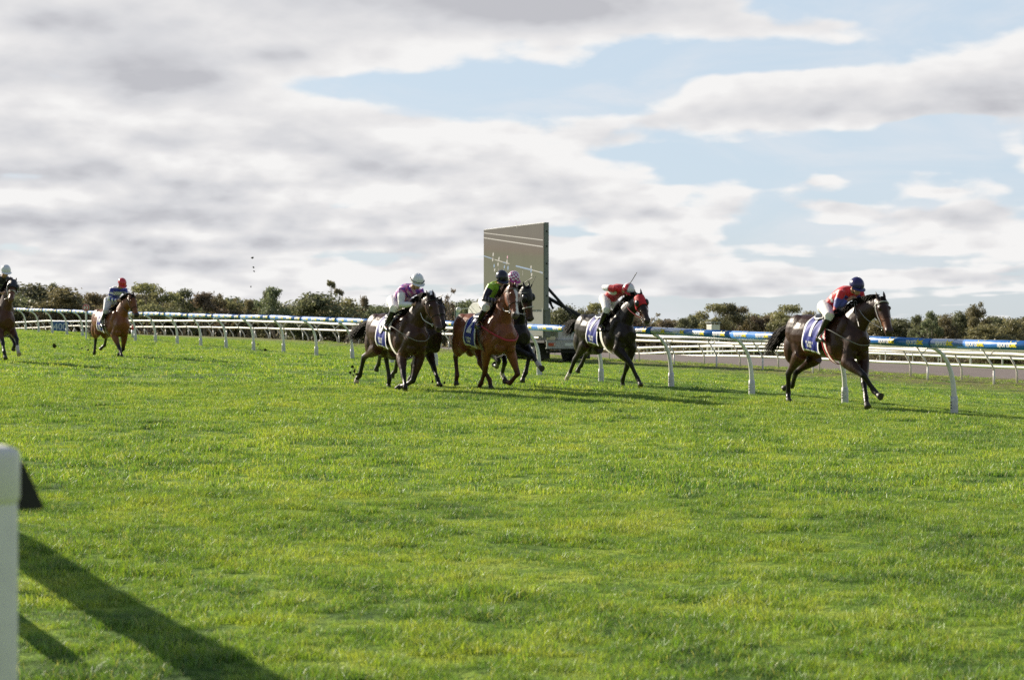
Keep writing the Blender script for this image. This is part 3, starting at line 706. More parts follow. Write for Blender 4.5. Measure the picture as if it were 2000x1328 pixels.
    def strand(mb_, P, w0, w1, n=3):
        m_ = len(P); mb_.tube(P, [w0 + (w1 - w0) * (i / (m_ - 1)) ** 1.4 for i in range(m_)], n)
    crest = [nk[i] for i in range(4, len(nk))]
    for i in range(420):
        f = r.random() * (len(crest) - 1.01); j = int(f); c0 = Vector(crest[j]).lerp(Vector(crest[j + 1]), f - j); rr = nr[4 + j]
        up = (Vector((-hd.z * .2 - .35, 0, 1))).normalized(); tdir = (Vector(crest[min(j + 1, len(crest) - 1)]) - Vector(crest[max(j - 1, 0)])).normalized(); up = (Vector((0, 0, 1)) - tdir * tdir.z); up = up.normalized() if up.length > .1 else Vector((-1, 0, 0))
        p0 = c0 + up * (rr[1] * .93); sd_ = r.choice((-1, -1, -1, 1)); L = r.uniform(.09, .17)
        P_ = [p0, p0 + up * .03 + Vector((-.03, sd_ * .015, 0)), p0 + Vector((-.07 * r.random() - .04, sd_ * L * .45, .02)) + up * .01, p0 + Vector((-.13 * r.random() - .05, sd_ * L * .6, -L * r.random()))]
        strand(a, P_, .0065, .002)
    a.build('mane', hm, root, True); a = MB()
    for i in range(60):
        p0 = hp(-.01, .05, r.uniform(-.03, .03)); L = r.uniform(.08, .17); strand(a, [p0, p0 + fr * .03 * k - hd * .02, p0 + hd * L * .6 + fr * .03 + side * r.uniform(-.04, .04), p0 + hd * L + fr * .005 + side * r.uniform(-.06, .06)], .006, .002)
    a.build('forelock', hm, root, True)
    a = MB(); tL = S.get('tailL', .75) * .92
    for i in range(460):
        o1 = Vector((r.uniform(-.02, .02), r.uniform(-.025, .025), r.uniform(-.02, .02))); spv = Vector((r.uniform(-.08, .05), r.gauss(0, .035), r.gauss(0, .042)))
        L = tL * r.uniform(.6, 1.05); p0 = dock + td * .12 * r.random() + o1
        P_ = [p0, p0 + td * L * .28 + Vector((0, 0, .05)) + spv * .35, p0 + td * L * .6 + spv * .9 + Vector((0, 0, .03)), p0 + td * L * .85 + spv * 1.2 + Vector((0, 0, -.03)), p0 + td * L + spv * 1.5 + Vector((0, 0, -.10 * r.random()))]
        strand(a, P_, .0062, .0016, 3)
    P_ = [dock - td * .04, dock + td * .12 + Vector((0, 0, .015)), dock + td * .30 + Vector((0, 0, .03)), dock + td * tL * .62]; a.tube(P_, [.03, .05, .058, .012], 8)
    a.build('tail', hm, root, True)
    # surface of the trunk for tack: theta from the spine, + to the left
    def surf(x, th, off=.02):
        zc, hh, hw = trunk_at(x); e = .93
        sth, cth = math.sin(th), math.cos(th); ww = 1 + (.10 * math.exp(-((x - .1) / .2) ** 2) * abs(sth)) + (.05 if x < -.75 else 0)
        return body(x, (hw * ww * math.copysign(abs(sth) ** e, sth) + off * sth), zc + (hh + off) * math.copysign(abs(cth) ** e, cth) + .01 * max(0, cth))
    H.surf = surf
    # saddlecloth with white edge, number and panel of small print
    def cloth_x(u_, th): a_ = abs(th); return -.20 - .46 * u_ + .10 * math.cos(a_) - .03 * math.sin(a_)
    nu_, nt_ = 14, 44; th1 = R(S.get('clothang', 132)); vs = []; fs = []; mi = []
    for off in (.034, .046):
        for i in range(nu_ + 1):
            for j in range(nt_ + 1):
                th = -th1 + 2 * th1 * j / nt_; x = cloth_x(i / nu_, th); vs.append(surf(x, th, off + .006 * math.sin(i * 1.3 + j * .7)))
    n1 = (nu_ + 1) * (nt_ + 1)
    for i in range(nu_):
        for j in range(nt_):
            q4 = (i * (nt_ + 1) + j, i * (nt_ + 1) + j + 1, (i + 1) * (nt_ + 1) + j + 1, (i + 1) * (nt_ + 1) + j); ed = 1 if (i in (0, nu_ - 1) or j in (0, nt_ - 1)) else 0
            fs += [q4, tuple(reversed([n1 + t for t in q4]))]; mi += [ed, ed]
    for i in range(nu_):
        for j in (0, nt_): a0, a1 = i * (nt_ + 1) + j, (i + 1) * (nt_ + 1) + j; fs.append((a0, a1, n1 + a1, n1 + a0)); mi.append(1)
    for j in range(nt_):
        for i in (0, nu_): a0, a1 = i * (nt_ + 1) + j, i * (nt_ + 1) + j + 1; fs.append((a0, a1, n1 + a1, n1 + a0)); mi.append(1)
    a = MB(); a.v = [tuple(v) for v in vs]; a.f = fs; a.mi = mi; cl = a.build('saddlecloth', [CBLUE, CWHITE], root, True)
    a = MB()
    def on_cloth(V, F, sgn, thc, uc, mi_=0):
        # text x -> toward the tail on the left side, toward the head on the right; y -> up
        out = []
        for (x, y) in V:
            th = sgn * (thc - y / .31); u_ = uc + (x if sgn > 0 else -x) / .50; out.append(surf(cloth_x(u_, th), th, .056))
        a.add(out, F, mi_)
    V, F, bb_ = text_mesh(S['num'], .40, .016, 1, 8); cx, cy = (bb_[0] + bb_[1]) / 2, (bb_[2] + bb_[3]) / 2
    for sg in (-1, 1):
        a = MB(); on_cloth([(x - cx, y - cy) for x, y in V], F, sg, 1.05, .52); a.build('cloth_number', CWHITE, cl)
    a = MB()
    for sg in (-1, 1):
        for row, (wd, hh_) in enumerate(((.22, .035), (.16, .05), (.26, .022))):
            yb = -row * .058
            for c in range(9):
                if (c * 7 + row * 3 + S['seed']) % 5 == 0: continue
                x0 = -wd / 2 + wd * c / 9; on_cloth([(x0, yb), (x0 + wd / 9 * .72, yb), (x0 + wd / 9 * .72, yb + hh_), (x0, yb + hh_)], [(0, 1, 2, 3)], sg, 1.84, .52)
    a.build('cloth_print', CWHITE, cl)
    # saddle, girth
    a = MB(); SD = [(-.50, .10, .012), (-.44, .16, .03), (-.34, .165, .035), (-.22, .155, .035), (-.12, .13, .045), (-.06, .09, .055)]
    vs = []; nS = 12
    for off in (0, 1):
        for x, w, h in SD:
            for j in range(nS + 1): th = (-1 + 2 * j / nS) * (w * 4.2 + .1); vs.append(surf(x - .04, th, .05 + (h if off else 0) * (1 - .5 * abs(-1 + 2 * j / nS))))
    n1 = len(SD) * (nS + 1); fs = []
    for i in range(len(SD) - 1):
        for j in range(nS): q4 = (i * (nS + 1) + j, i * (nS + 1) + j + 1, (i + 1) * (nS + 1) + j + 1, (i + 1) * (nS + 1) + j); fs += [q4, tuple(reversed([n1 + t for t in q4]))]
    for i in range(len(SD) - 1):
        for j in (0, nS): a0, a1 = i * (nS + 1) + j, (i + 1) * (nS + 1) + j; fs.append((a0, a1, n1 + a1, n1 + a0))
    for j in range(nS):
        for i in (0, len(SD) - 1): a0, a1 = i * (nS + 1) + j, i * (nS + 1) + j + 1; fs.append((a0, a1, n1 + a1, n1 + a0))
    a.add(vs, fs); a.build('saddle', LEATHER, root, True)
    def band(mb_, x0, x1, w, off, mi_=0, th0=-math.pi, th1_=math.pi, n=48, edge=None):
        vs = []; fs = []
        for o_ in (off, off + .008):
            for j in range(n + 1):
                th = th0 + (th1_ - th0) * j / n; f = (1 - math.cos(th)) / 2; xc = x0 + (x1 - x0) * f
                vs += [surf(xc - w / 2, th, o_), surf(xc + w / 2, th, o_)]
        m_ = 2 * (n + 1)
        for j in range(n):
            q4 = (2 * j, 2 * j + 1, 2 * j + 3, 2 * j + 2); fs += [q4, tuple(reversed([m_ + t for t in q4])), (2 * j, 2 * j + 2, m_ + 2 * j + 2, m_ + 2 * j), (2 * j + 1, 2 * j + 3, m_ + 2 * j + 3, m_ + 2 * j + 1)]
        mb_.add(vs, fs, mi_)
    a = MB(); gc = S.get('girth', [LWHITE]); band(a, -.15, -.04, .075, .040); 
    if len(gc) > 1: band(a, -.192, -.082, .014, .046, 1); band(a, -.108, .002, .014, .046, 1)
    a.build('girth', gc, root, True)
    if 'breast' in S:
        a = MB(); P_ = []
        for sg in (-1, 1):
            L_ = [(-.08, 70), (.06, 74), (.20, 80), (.32, 84), (.42, 86)]; q_ = [surf(x, sg * R(t), .045) for x, t in L_]; P_ += q_ if sg < 0 else []
            if sg < 0: P_ += [body(.515, -.10, -.49), body(.545, 0, -.50), body(.515, .10, -.49)]
            else: P_ += list(reversed(q_))
        P_ = catmull(P_, 4); a.tube(P_, [(.018, .008)] * len(P_) if S['breast'] is LRED else [(.007, .004)] * len(P_), 8, side=(0, 0, 1)); a.build('breastplate', S['breast'], root, True)
    # hood / blinkers
    def shell(t0, t1, grow, mi_, mb_, lo=-1.0):
        ts = np.linspace(t0, t1, 9); n = 18; vs = []
        HSa = np.array(HS)
        for t in ts:
            hh, hw, o_ = [float(np.interp(t, HSa[:, 0], HSa[:, c])) for c in (1, 2, 3)]
            for j in range(n + 1):
                w = R(-150) + R(300) * j / n; vs.append(hp(t, o_ + (hh + grow) * math.cos(w), (hw + grow) * math.sin(w)))
        mb_.add(vs, [(i * (n + 1) + j, i * (n + 1) + j + 1, (i + 1) * (n + 1) + j + 1, (i + 1) * (n + 1) + j) for i in range(8) for j in range(n)], mi_)
    if 'hood' in S:
        a = MB(); shell(.0, .245, .011, 0, a); hd_o = a.build('hood', S['hood'], root, True); sm = hd_o.modifiers.new('t', 'SOLIDIFY'); sm.thickness = .006
        for sy in (-1, 1):
            a = MB(); Rm = Matrix((tuple(hd), tuple(side * sy), tuple(fr))).transposed()
            a.ell(hp(.170, .035, sy * .098), (.074 * k, .044 * k, .066 * k), M=Rm); a.build('blinker', LEATHER, hd_o, True)
    # bridle
    HSa = np.array(HS)
    def hring(mb_, t, grow, rad, mi_=0, tilt=0.0):
        hh, hw, o_ = [float(np.interp(t, HSa[:, 0], HSa[:, c])) for c in (1, 2, 3)]
        P_ = [hp(t + tilt * math.cos(w), o_ + (hh + grow) * math.cos(w), (hw + grow) * math.sin(w)) for w in [2 * math.pi * j / 20 for j in range(21)]]; mb_.tube(P_, rad, 6, mi=mi_, caps=False)
    bm_ = S.get('bridle', LEATHER); a = MB(); thick = S.get('noseband', .010)
    hring(a, .36, .010, [(thick, thick * .6)] * 21, 1, -.01); hring(a, .06, .012, .008, 0, .015); bits = []
    for sy in (-1, 1):
        b_ = hp(.47, -.075, sy * .068); bits.append(b_); g_ = .018 if 'hood' in S else .008
        a.tube([hp(.03, -.01, sy * (.092 + g_)), hp(.14, -.03, sy * (.108 + g_)), hp(.27, -.04, sy * (.096 + g_)), hp(.36, -.04, sy * .084), b_], .007, 6)
        a.tube([hp(.05, -.06, sy * .09), hp(.12, -.16, sy * .05), hp(.13, -.185, 0)], .006, 6)
    br = a.build('bridle', [bm_, S.get('nosemat', bm_)], root, True)
    for b_ in bits:
        a = MB(); P_ = [b_ + hd * .026 * math.cos(w) + fr * .026 * math.sin(w) for w in [2 * math.pi * j / 12 for j in range(13)]]; a.tube(P_, .006, 6, caps=False); a.build('bit_ring', METAL, br, True)
    H.bits = bits; H.br = br
    return H

# ------------------------------------------------------------------ riders
CAN = dict(hip=(-.40, .115, .20), sho=(.08, .185, .36), head=(.26, 0, .46), elb=(.02, .26, .10), hand=(.27, .09, .13), knee=(-.02, .27, -.06), ank=(-.32, .315, -.42), toe=(-.18, .33, -.455))
def build_rider(H, S):
    root = empty('person', H.root.location, H.root.rotation_euler.z); root.scale = H.root.scale; tag(root, S['label'], 'jockey', 'riders of the field'); k = H.k; bz = H.body
    xtol = S.get('xtol', .16)
    def get(nm, sg):
        """sg -1 right, +1 left"""
        key = nm + ('R' if sg < 0 else 'L'); c = CAN[nm]; base = bz(c[0], sg * c[1], c[2] + S.get('lift', 0) * (1 if nm in ('sho', 'head') else .5 if nm in ('elb', 'hand', 'hip') else 0))
        v = S.get(key, S.get(nm + '*'))
        if v is None: return base
        if len(v) == 3 and v[2] == 'x':      # pixel on the plane local x = canonical
            d = H.ray(v[0], v[1]); t = (base.x - H.O.x) / d.x; p = H.O + d * t; p.y = max(base.y - .14, min(base.y + .14, p.y)); return p
        if len(v) == 3: return bz(v[0], sg * abs(v[1]), v[2])
        p = H.onplane(v[0], v[1], base.y); p.x = max(base.x - xtol, min(base.x + xtol, p.x)); p.z = max(base.z - .30, min(base.z + .45, p.z)); return p
    J = {}
    for nm in CAN:
        for sg in (-1, 1): J[nm, sg] = get(nm, sg)
    for nm in ('hip', 'sho', 'knee', 'elb', 'hand', 'ank', 'toe'):     # far side mirrors the near side unless given
        if (nm + 'L') not in S and (nm + 'R') in S: p = J[nm, -1]; J[nm, 1] = Vector((p.x, -p.y, p.z))
    head = get('head', -1) if 'headR' in S else J['head', 1]
    if 'headR' in S: head = H.onplane(S['headR'][0], S['headR'][1], 0); b0 = bz(*CAN['head']); head.x = max(b0.x - xtol, min(b0.x + xtol, head.x)); 
    hipc = (J['hip', -1] + J['hip', 1]) / 2; shc = (J['sho', -1] + J['sho', 1]) / 2
    # spine length sanity
    v = shc - hipc; L = v.length; want = .50
    if L > .60 or L < .40:
        new = hipc + v.normalized() * want; d = new - shc
        for sg in (-1, 1): J['sho', sg] += d; J['elb', sg] += d * .5
        shc = new
    v = head - shc
    if v.length > .30: head = shc + v.normalized() * .29
    if v.length < .16: head = shc + v.normalized() * .18
    # bend elbows and knees at human bone lengths
    def bend(a, c, l1, l2, pref):
        d = c - a; L = d.length
        if L > l1 + l2 - .01: c = a + d.normalized() * (l1 + l2 - .01); d = c - a; L = d.length
        L = max(L, abs(l1 - l2) + .02); t = (l1 * l1 - l2 * l2 + L * L) / (2 * L); h = math.sqrt(max(0, l1 * l1 - t * t)); u = d.normalized(); p = pref - a; p = p - u * p.dot(u); p = p.normalized() if p.length > 1e-4 else Vector((0, 0, 1)); return a + u * t + p * h, c
    for sg in (-1, 1):
        J['elb', sg], J['hand', sg] = bend(J['sho', sg], J['hand', sg], .27, .25, J['elb', sg])
        J['knee', sg], J['ank', sg] = bend(J['hip', sg], J['ank', sg], .40, .40, J['knee', sg] + Vector((.3, sg * .1, .1))); J['toe', sg] = J['ank', sg] + Vector((.13, sg * .015, -.055))
    fd = Vector(S.get('face', (.75, 0, -.42))).normalized(); upv = Vector((0, 0, 1)); upv = (upv - fd * upv.dot(fd)).normalized(); sd_ = upv.cross(fd)
    def hpt(f, u, s_): return head + fd * f + upv * u + sd_ * s_
    Rm = Matrix((tuple(fd), tuple(sd_), tuple(upv))).transposed()
    def torso(mb, gr, arms=True):
        P = [hipc + Vector((-.03, 0, -.03)), hipc.lerp(shc, .2) + Vector((0, 0, .03)), hipc.lerp(shc, .5) + Vector((0, 0, .055)), hipc.lerp(shc, .8) + Vector((0, 0, .045)), shc + Vector((0, 0, .015)), shc.lerp(head, .22)]
        mb.tube(catmull(P, 2), [tuple(q) for q in catmull([(.135 + gr, .105 + gr), (.140 + gr, .105 + gr), (.150 + gr, .110 + gr), (.175 + gr, .112 + gr), (.165 + gr, .085 + gr), (.075 + gr, .065 + gr)], 2)], 14)
    body = MB(); torso(body, -.012)
    body.tube([shc, shc.lerp(head, .6), head], [.062, .055, .055], 10)
    body.ell(hpt(-.005, .02, 0), (.095, .074, .100), M=Rm); body.ell(hpt(.045, -.06, 0), (.050, .050, .058), M=Rm); body.tube([hpt(.08, -.0, 0), hpt(.108, -.035, 0), hpt(.09, -.048, 0)], [.012, .016, .01], 8, side=sd_)
    body.ell(hpt(.086, -.078, 0), (.018, .026, .009), M=Rm)
    for sy in (-1, 1): body.ell(hpt(-.01, -.015, sy * .074), (.022, .010, .032), M=Rm); body.ell(hpt(.06, -.015, sy * .03), (.02, .02, .015), M=Rm)
    for sg in (-1, 1):
        s_, e_, h_ = J['sho', sg], J['elb', sg], J['hand', sg]; body.tube([shc.lerp(s_, .5), s_, s_.lerp(e_, .5), e_, e_.lerp(h_, .4), h_], [.055, .052, .043, .036, .034, .023], 10)
        hp_, k_, a_, t_ = [J[q, sg] for q in ('hip', 'knee', 'ank', 'toe')]
        body.tube([hipc.lerp(hp_, .6), hp_, hp_.lerp(k_, .5), k_, k_.lerp(a_, .3), k_.lerp(a_, .7), a_], [.10, .098, .078, .052, .054, .038, .034], 12); body.tube([a_ + Vector((-.05, 0, -.02)), a_, t_], [(.028, .03), (.035, .035), (.038, .022)], 10)
        # hand: palm, four curled fingers, thumb
        fa = (h_ - e_).normalized(); inn = Vector((0, -sg, 0)); inn = (inn - fa * inn.dot(fa)).normalized(); dn = fa.cross(inn); dn = dn if dn.z < 0 else -dn
        pc = h_ + fa * .045; body.tube([h_, pc, h_ + fa * .085], [(.026, .016), (.040, .017), (.040, .015)], 8, side=(fa.cross(inn)))
        for q in range(4):
            o_ = dn * ((q - 1.5) * .019); L = (.034, .038, .036, .028)[q]; f0 = h_ + fa * .082 + o_; f1 = f0 + fa * L * .8 + inn * .008; f2 = f1 + inn * L * .8; f3 = f2 - fa * L * .7 + inn * .004
            body.tube([f0, f1, f2, f3], [.0098, .0094, .0088, .0075], 7)
        th = h_ + fa * .03 - dn * .030; body.tube([th, th - dn * .018 + fa * .026 + inn * .01, th - dn * .010 + fa * .055 + inn * .022], [.012, .011, .009], 7)
        J['grip', sg] = h_ + fa * .10 + inn * .02
    me = remesh(body, .0085, 1, .5); me.materials.append(SKIN); o = bpy.data.objects.new('body', me); COL.objects.link(o); o.parent = root
    # silks
    a = MB(); torso(a, .018)
    for sg in (-1, 1):
        s_, e_, h_ = J['sho', sg], J['elb', sg], J['hand', sg]
        a.tube([shc.lerp(s_, .4), s_, s_.lerp(e_, .5), e_, e_.lerp(h_, .45), e_.lerp(h_, .9)], [.075, .078, .072, .062, .054, .036], 12)
    a.tube([shc.lerp(head, .15), shc.lerp(head, .42)], [.072, .062], 12)
    me = remesh(a, .013, 1, .5); P = coords(me); C = np.zeros((len(P), 3)); dT, tT = seg_dist(P, hipc, shc)
    best = dT - .10; lab = np.zeros(len(P), int); tt = tT.copy()
    for sg, base_ in ((-1, 1), (1, 3)):
        for i, (u_, w_) in enumerate((('sho', 'elb'), ('elb', 'hand'))):
            d_, t_ = seg_dist(P, J[u_, sg], J[w_, sg]); q = d_ - .0; m_ = (d_ < .095) & (d_ - .03 < best + .02) & ((t_ > .22) | (i == 1)); lab[m_] = base_ + i; best = np.where(m_, d_ - .03, best); tt = np.where(m_, t_, tt)
    ax = np.array((shc - hipc).normalized()); lat = P[:, 1] - np.interp(tT, [0, 1], [hipc.y, shc.y])
    H2 = dict(P=P, lab=lab, t=tt, lat=lat, C=C, tT=tT, up=P[:, 2] - (np.array(hipc)[2] + tT * (shc.z - hipc.z)))
    C = S['silk'](H2); set_col(me, C); me.materials.append(SILK); o = bpy.data.objects.new('silks', me); COL.objects.link(o); o.parent = root
    # breeches
    a = MB(); a.tube([hipc + Vector((-.04, 0, -.04)), hipc, hipc.lerp(shc, .22) + Vector((0, 0, .02))], [(.14, .12), (.155, .13), (.145, .115)], 14); 
    for sg in (-1, 1):
        hp_, k_, a_ = [J[q, sg] for q in ('hip', 'knee', 'ank')]; a.ell(hp_ + Vector((-.05, 0, -.01)), (.12, .10, .12)); a.tube([hipc.lerp(hp_, .6), hp_, hp_.lerp(k_, .5), k_, k_.lerp(a_, .16)], [.11, .118, .098, .080, .064], 12)
    me = remesh(a, .013, 1, .5); P = coords(me); C = np.tile(np.array(S.get('breeches', (.80, .79, .78))), (len(P), 1)); set_col(me, C); me.materials.append(CLOTH); o = bpy.data.objects.new('breeches', me); COL.objects.link(o); o.parent = root
    # boots with stirrup
    for sg in (-1, 1):
        k_, a_, t_ = [J[q, sg] for q in ('knee', 'ank', 'toe')]; a = MB(); a.tube([k_.lerp(a_, .10), k_.lerp(a_, .35), k_.lerp(a_, .75), a_ + Vector((0, 0, .01)), a_ + Vector((-.01, 0, -.03))], [.062, .062, .047, .043, .038], 12)
        a.tube([a_ + Vector((-.065, 0, -.035)), a_ + Vector((0, 0, -.02)), t_, t_ + (t_ - a_).normalized() * .04], [(.032, .03), (.040, .042), (.044, .030), (.028, .018)], 10); a.box(a_ + Vector((-.05, 0, -.065)), (.05, .06, .03))
        me = remesh(a, .012, 1, .5); me.materials.append(LEATHER); o = bpy.data.objects.new('boot', me); COL.objects.link(o); o.parent = root
        b = MB(); c_ = t_ + Vector((-.03, 0, .01)); P_ = [c_ + Vector((0, .062 * math.sin(w), .070 * math.cos(w) + .02)) for w in [R(-135) + R(270) * q / 12 for q in range(13)]] + [c_ + Vector((0, .044, -.03)), c_ + Vector((0, -.044, -.03))]
        P_ = P_ + [P_[0]]; b.tube(P_, .006, 6); st = b.build('stirrup', METAL, H.root, True)
        b = MB(); b.tube([c_ + Vector((0, 0, .09)), H.surf(-.28, sg * .55, .09)], [(.004, .012)] * 2, 6); b.build('stirrup_leather', LTAN, H.root)
    # helmet: skull, cover, peak
    a = MB(); nu_, nv_2 = 28, 12; hv = []; hr = (.132, .112, .128)
    for j in range(nv_2 + 1):
        ph = R(2) + R(98) * j / nv_2
        for q in range(nu_):
            w = 2 * math.pi * q / nu_; dip = .010 * math.cos(w * 2); hv.append(hpt(-.008 + hr[0] * math.sin(ph) * math.cos(w), .035 + hr[2] * math.cos(ph) * 1.0, hr[1] * math.sin(ph) * math.sin(w)))
    fs = [(j * nu_ + q, j * nu_ + (q + 1) % nu_, (j + 1) * nu_ + (q + 1) % nu_, (j + 1) * nu_ + q) for j in range(nv_2) for q in range(nu_)] + [tuple(range(nu_))]
    a.add(hv, fs); mats = S['capmats']; fn = S.get('capfn', lambda j, q, nu: 0)
    a.mi = [fn(j, q, nu_) for j in range(nv_2) for q in range(nu_)] + [0]
    he = a.build('helmet', mats, root, True); sm = he.modifiers.new('t', 'SOLIDIFY'); sm.thickness = .008; sm.offset = 1
    a = MB(); V_ = []; n = 12
    for rr_, dz in ((.0, 0), (.055, -.020)):
        for q in range(n + 1): w = R(-62) + R(124) * q / n; V_.append(hpt(-.008 + (.132 + rr_ * math.cos(w)) * math.cos(w), .018 + dz, (.116 + rr_ * .5) * math.sin(w)))
    for p in list(V_): V_.append(p - upv * .006)
    m_ = 2 * (n + 1); fs = [(q, q + 1, n + 2 + q, n + 1 + q) for q in range(n)] + [(m_ + q, m_ + n + 1 + q, m_ + n + 2 + q, m_ + q + 1) for q in range(n)] + [(n + 1 + q, n + 2 + q, m_ + n + 2 + q, m_ + n + 1 + q) for q in range(n)]
    a.add(V_, fs); a.build('peak', S.get('peakmat', mats[0]), he)
    if S.get('band'): a = MB(); a.tube([hpt(-.008 + .140 * math.cos(w), .045, .120 * math.sin(w)) for w in [2 * math.pi * q / 28 for q in range(29)]], [(.005, .009)] * 29, 6, side=upv, caps=False); a.build('cap_band', LEATHER, he, True)
    # goggles and chin strap
    a = MB(); a.tube([hpt(.078 * math.cos(w) + .010, .000, .086 * math.sin(w)) for w in [R(-75) + R(150) * q / 10 for q in range(11)]], [(.006, .012)] + [(.012, .026)] * 9 + [(.006, .012)], 8, side=upv); a.build('goggles', EYEM, root, True)
    a = MB(); a.tube([hpt(.0, -.005, -.085), hpt(.03, -.09, -.045), hpt(.045, -.118, 0), hpt(.03, -.09, .045), hpt(.0, -.005, .085)], .006, 6); a.build('chin_strap', LEATHER, root)
    if S.get('gloves'): pass
    # reins from the bit rings to the hands
    for sg, b_ in zip((-1, 1), H.bits):
        gq = J['grip', sg]; mid = b_.lerp(gq, .5) + Vector((0, sg * .06, -.07)); a = MB(); a.tube(catmull([b_, mid, gq], 6), .0075, 6); a.build('rein', S.get('rein', LEATHER), H.br, True)
    J['head'] = head; return root, J, hpt
def whip(a, b, label, H, bendv=(0, 0, -.03), r0=.015, r1=.008, mat=None):
    A = H.M @ a; B = H.M @ b; root = empty('whip', A); tag(root, label, 'whip'); d = B - A; P = catmull([A, A.lerp(B, .5) + Vector(bendv), B], 6); n = len(P)
    m = MB(); m.tube([Vector(p) - A for p in P], [r0 + (r1 - r0) * min(1, i / (n * .6)) for i in range(n)], 8); m.build('shaft', mat or WHIPM, root, True)
    m = MB(); e = d.normalized(); m.tube([B - A - e * .10, B - A + e * .02], [(.012, .004), (.014, .005)], 6); m.build('flap', mat or WHIPM, root)
    m = MB(); m.tube([-e * .07, e * .06], [.014, .013], 8); m.build('handle', LEATHER, root, True)
# ------------------------------------------------------------------ the field of eight
def zz(x0, y0, sc): return lambda x, y: (x0 + x / sc, y0 + y / sc)
def cols(H, torso, sleeve, fore=None):
    C = np.tile(np.array(torso, float), (len(H['P']), 1)); C[(H['lab'] > 0)] = sleeve
    if fore is not None: C[(H['lab'] == 2) | (H['lab'] == 4)] = fore
    return C
RED_, BLU_, WHT_, NAV_, LIM_, PUR_, MAG_, BLK_ = (.62, .018, .03), (.045, .05, .27), (.80, .80, .82), (.014, .014, .045), (.28, .52, .03), (.16, .045, .36), (.42, .03, .20), (.02, .02, .022)
def capm(n, c): return pmat(n, c, .22, .6, var=.05)
CN, CW, CR, CM, CB = capm('cap_navy', (.025, .02, .11)), capm('cap_white', (.80, .80, .84)), capm('cap_red', (.62, .03, .045)), capm('cap_magenta', (.42, .03, .22)), capm('cap_black', (.012, .012, .03))
def silk_leader(H):
    P, lab, t, lat = H['P'], H['lab'], H['t'], H['lat']; C = cols(H, RED_, RED_)
    m = (lab == 1) | (lab == 3); C[m & (t > .40)] = (.07, .08, .34); C[m & (t > .36) & (t < .46)] = BLU_
    C[((lab == 2) | (lab == 4)) & (t > .0)] = (.07, .08, .34)
    C[(lab == 0) & (np.abs(lat) < .05) & (H['up'] > .04) & (H['tT'] > .55) & (H['tT'] < .8)] = WHT_
    C[(lab == 0) & (np.abs(lat) > .08) & (H['tT'] > .38) & (H['tT'] < .48) & (np.sin(lat * 70) > 0)] = WHT_
    return C
def silk_pink(H):
    P, lab = H['P'], H['lab']; C = cols(H, (.55, .10, .36), WHT_); n = np.sin(P[:, 0] * 34 + P[:, 1] * 21) * np.sin(P[:, 2] * 31 + P[:, 1] * 27)
    C[(lab == 0) & (n > .18)] = PUR_; C[(lab == 0) & (n < -.35)] = (.72, .48, .70); C[(lab == 0) & (H['tT'] < .35) & (n < .1)] = (.78, .62, .76); return C
def silk_lime(H):
    lab, tT, lat, up = H['lab'], H['tT'], H['lat'], H['up']; C = cols(H, LIM_, NAV_); C[(lab == 0) & (up < .02) & (np.abs(lat) < .055 + .0 * tT) & (tT > .55)] = NAV_; C[(lab == 0) & (tT < .12)] = NAV_
    C[((lab == 2) | (lab == 4)) & (np.sin(H['t'] * 26) > .55)] = (.25, .22, .32); return C
def silk_redwhite(H): C = cols(H, RED_, WHT_); C[((H['lab'] == 1) | (H['lab'] == 3)) & (H['t'] < .42)] = RED_; return C
def silk_hoops(H):
    C = cols(H, BLU_, BLU_); s = np.where(H['lab'] == 0, H['P'][:, 2] * 34, H['t'] * 17 + 1.2); C[np.sin(s) > .1] = WHT_; C[C[:, 2] < .5] = (.035, .05, .36); return C
def silk_diam(H): C = cols(H, MAG_, WHT_); P = H['P']; C[(H['lab'] == 0) & (np.sin(P[:, 0] * 30 + P[:, 2] * 30) * np.sin(P[:, 0] * 30 - P[:, 2] * 30) > 0)] = WHT_; return C
def silk_dark(H): C = cols(H, BLK_, (.16, .17, .2)); s = H['tT'] * 18; C[(H['lab'] == 0) & (np.sin(s) > .6)] = (.30, .30, .36); return C
def silk_white(H): return cols(H, (.12, .14, .45), WHT_)

# leading horse
z = zz(1440, 520, 4.43)
H1 = build_horse(dict(s=111, W=(1648, 613), turn=3, pitch=0, seed=1, label='dark brown leading horse with a tan muzzle, out in front at the right', coat=(.040, .016, .009), flank=(.18, .055, .022), cheek=(.20, .075, .03), points=(.010, .008, .008),
    poll=z(1245, 300), muzzle=z(1318, 578), muzzlec=(.05, .03, .025), hyaw=-16, FR=(z(980, 830), z(1095, 945), z(1185, 1080), z(1235, 1128)), FL=(z(1090, 830), z(1097, 1015), z(1113, 1140), z(1121, 1205)),
    HR=(z(540, 770), z(443, 930), z(441, 1100), z(443, 1165)), HL=(z(650, 790), z(508, 915), z(475, 1035), z(410, 1042)), tail=(-.95, -.05, -.52), tailL=.80, num='1', girth=[LWHITE, LRED], breast=LTAN, bridle=LWHITE, noseband=.004, nosemat=LEATHER))
r1 = build_rider(H1, dict(label='jockey in red silks with blue sleeves and a navy cap, riding the leading horse', silk=silk_leader, capmats=[CN], hipR=z(762, 350), shoR=z(900, 235), headR=z(1010, 205), elbR=z(862, 350), handR=z(958, 292), kneeR=z(825, 425), ankR=z(708, 610), face=(.8, -.05, -.35), rein=LTAN))
whip(r1[1]['grip', -1], H1.onplane(1677, 636, -.26), 'pale whip hanging down from the hand of the leading jockey', H1, (0, 0, -.05), .008, .005, LTAN)

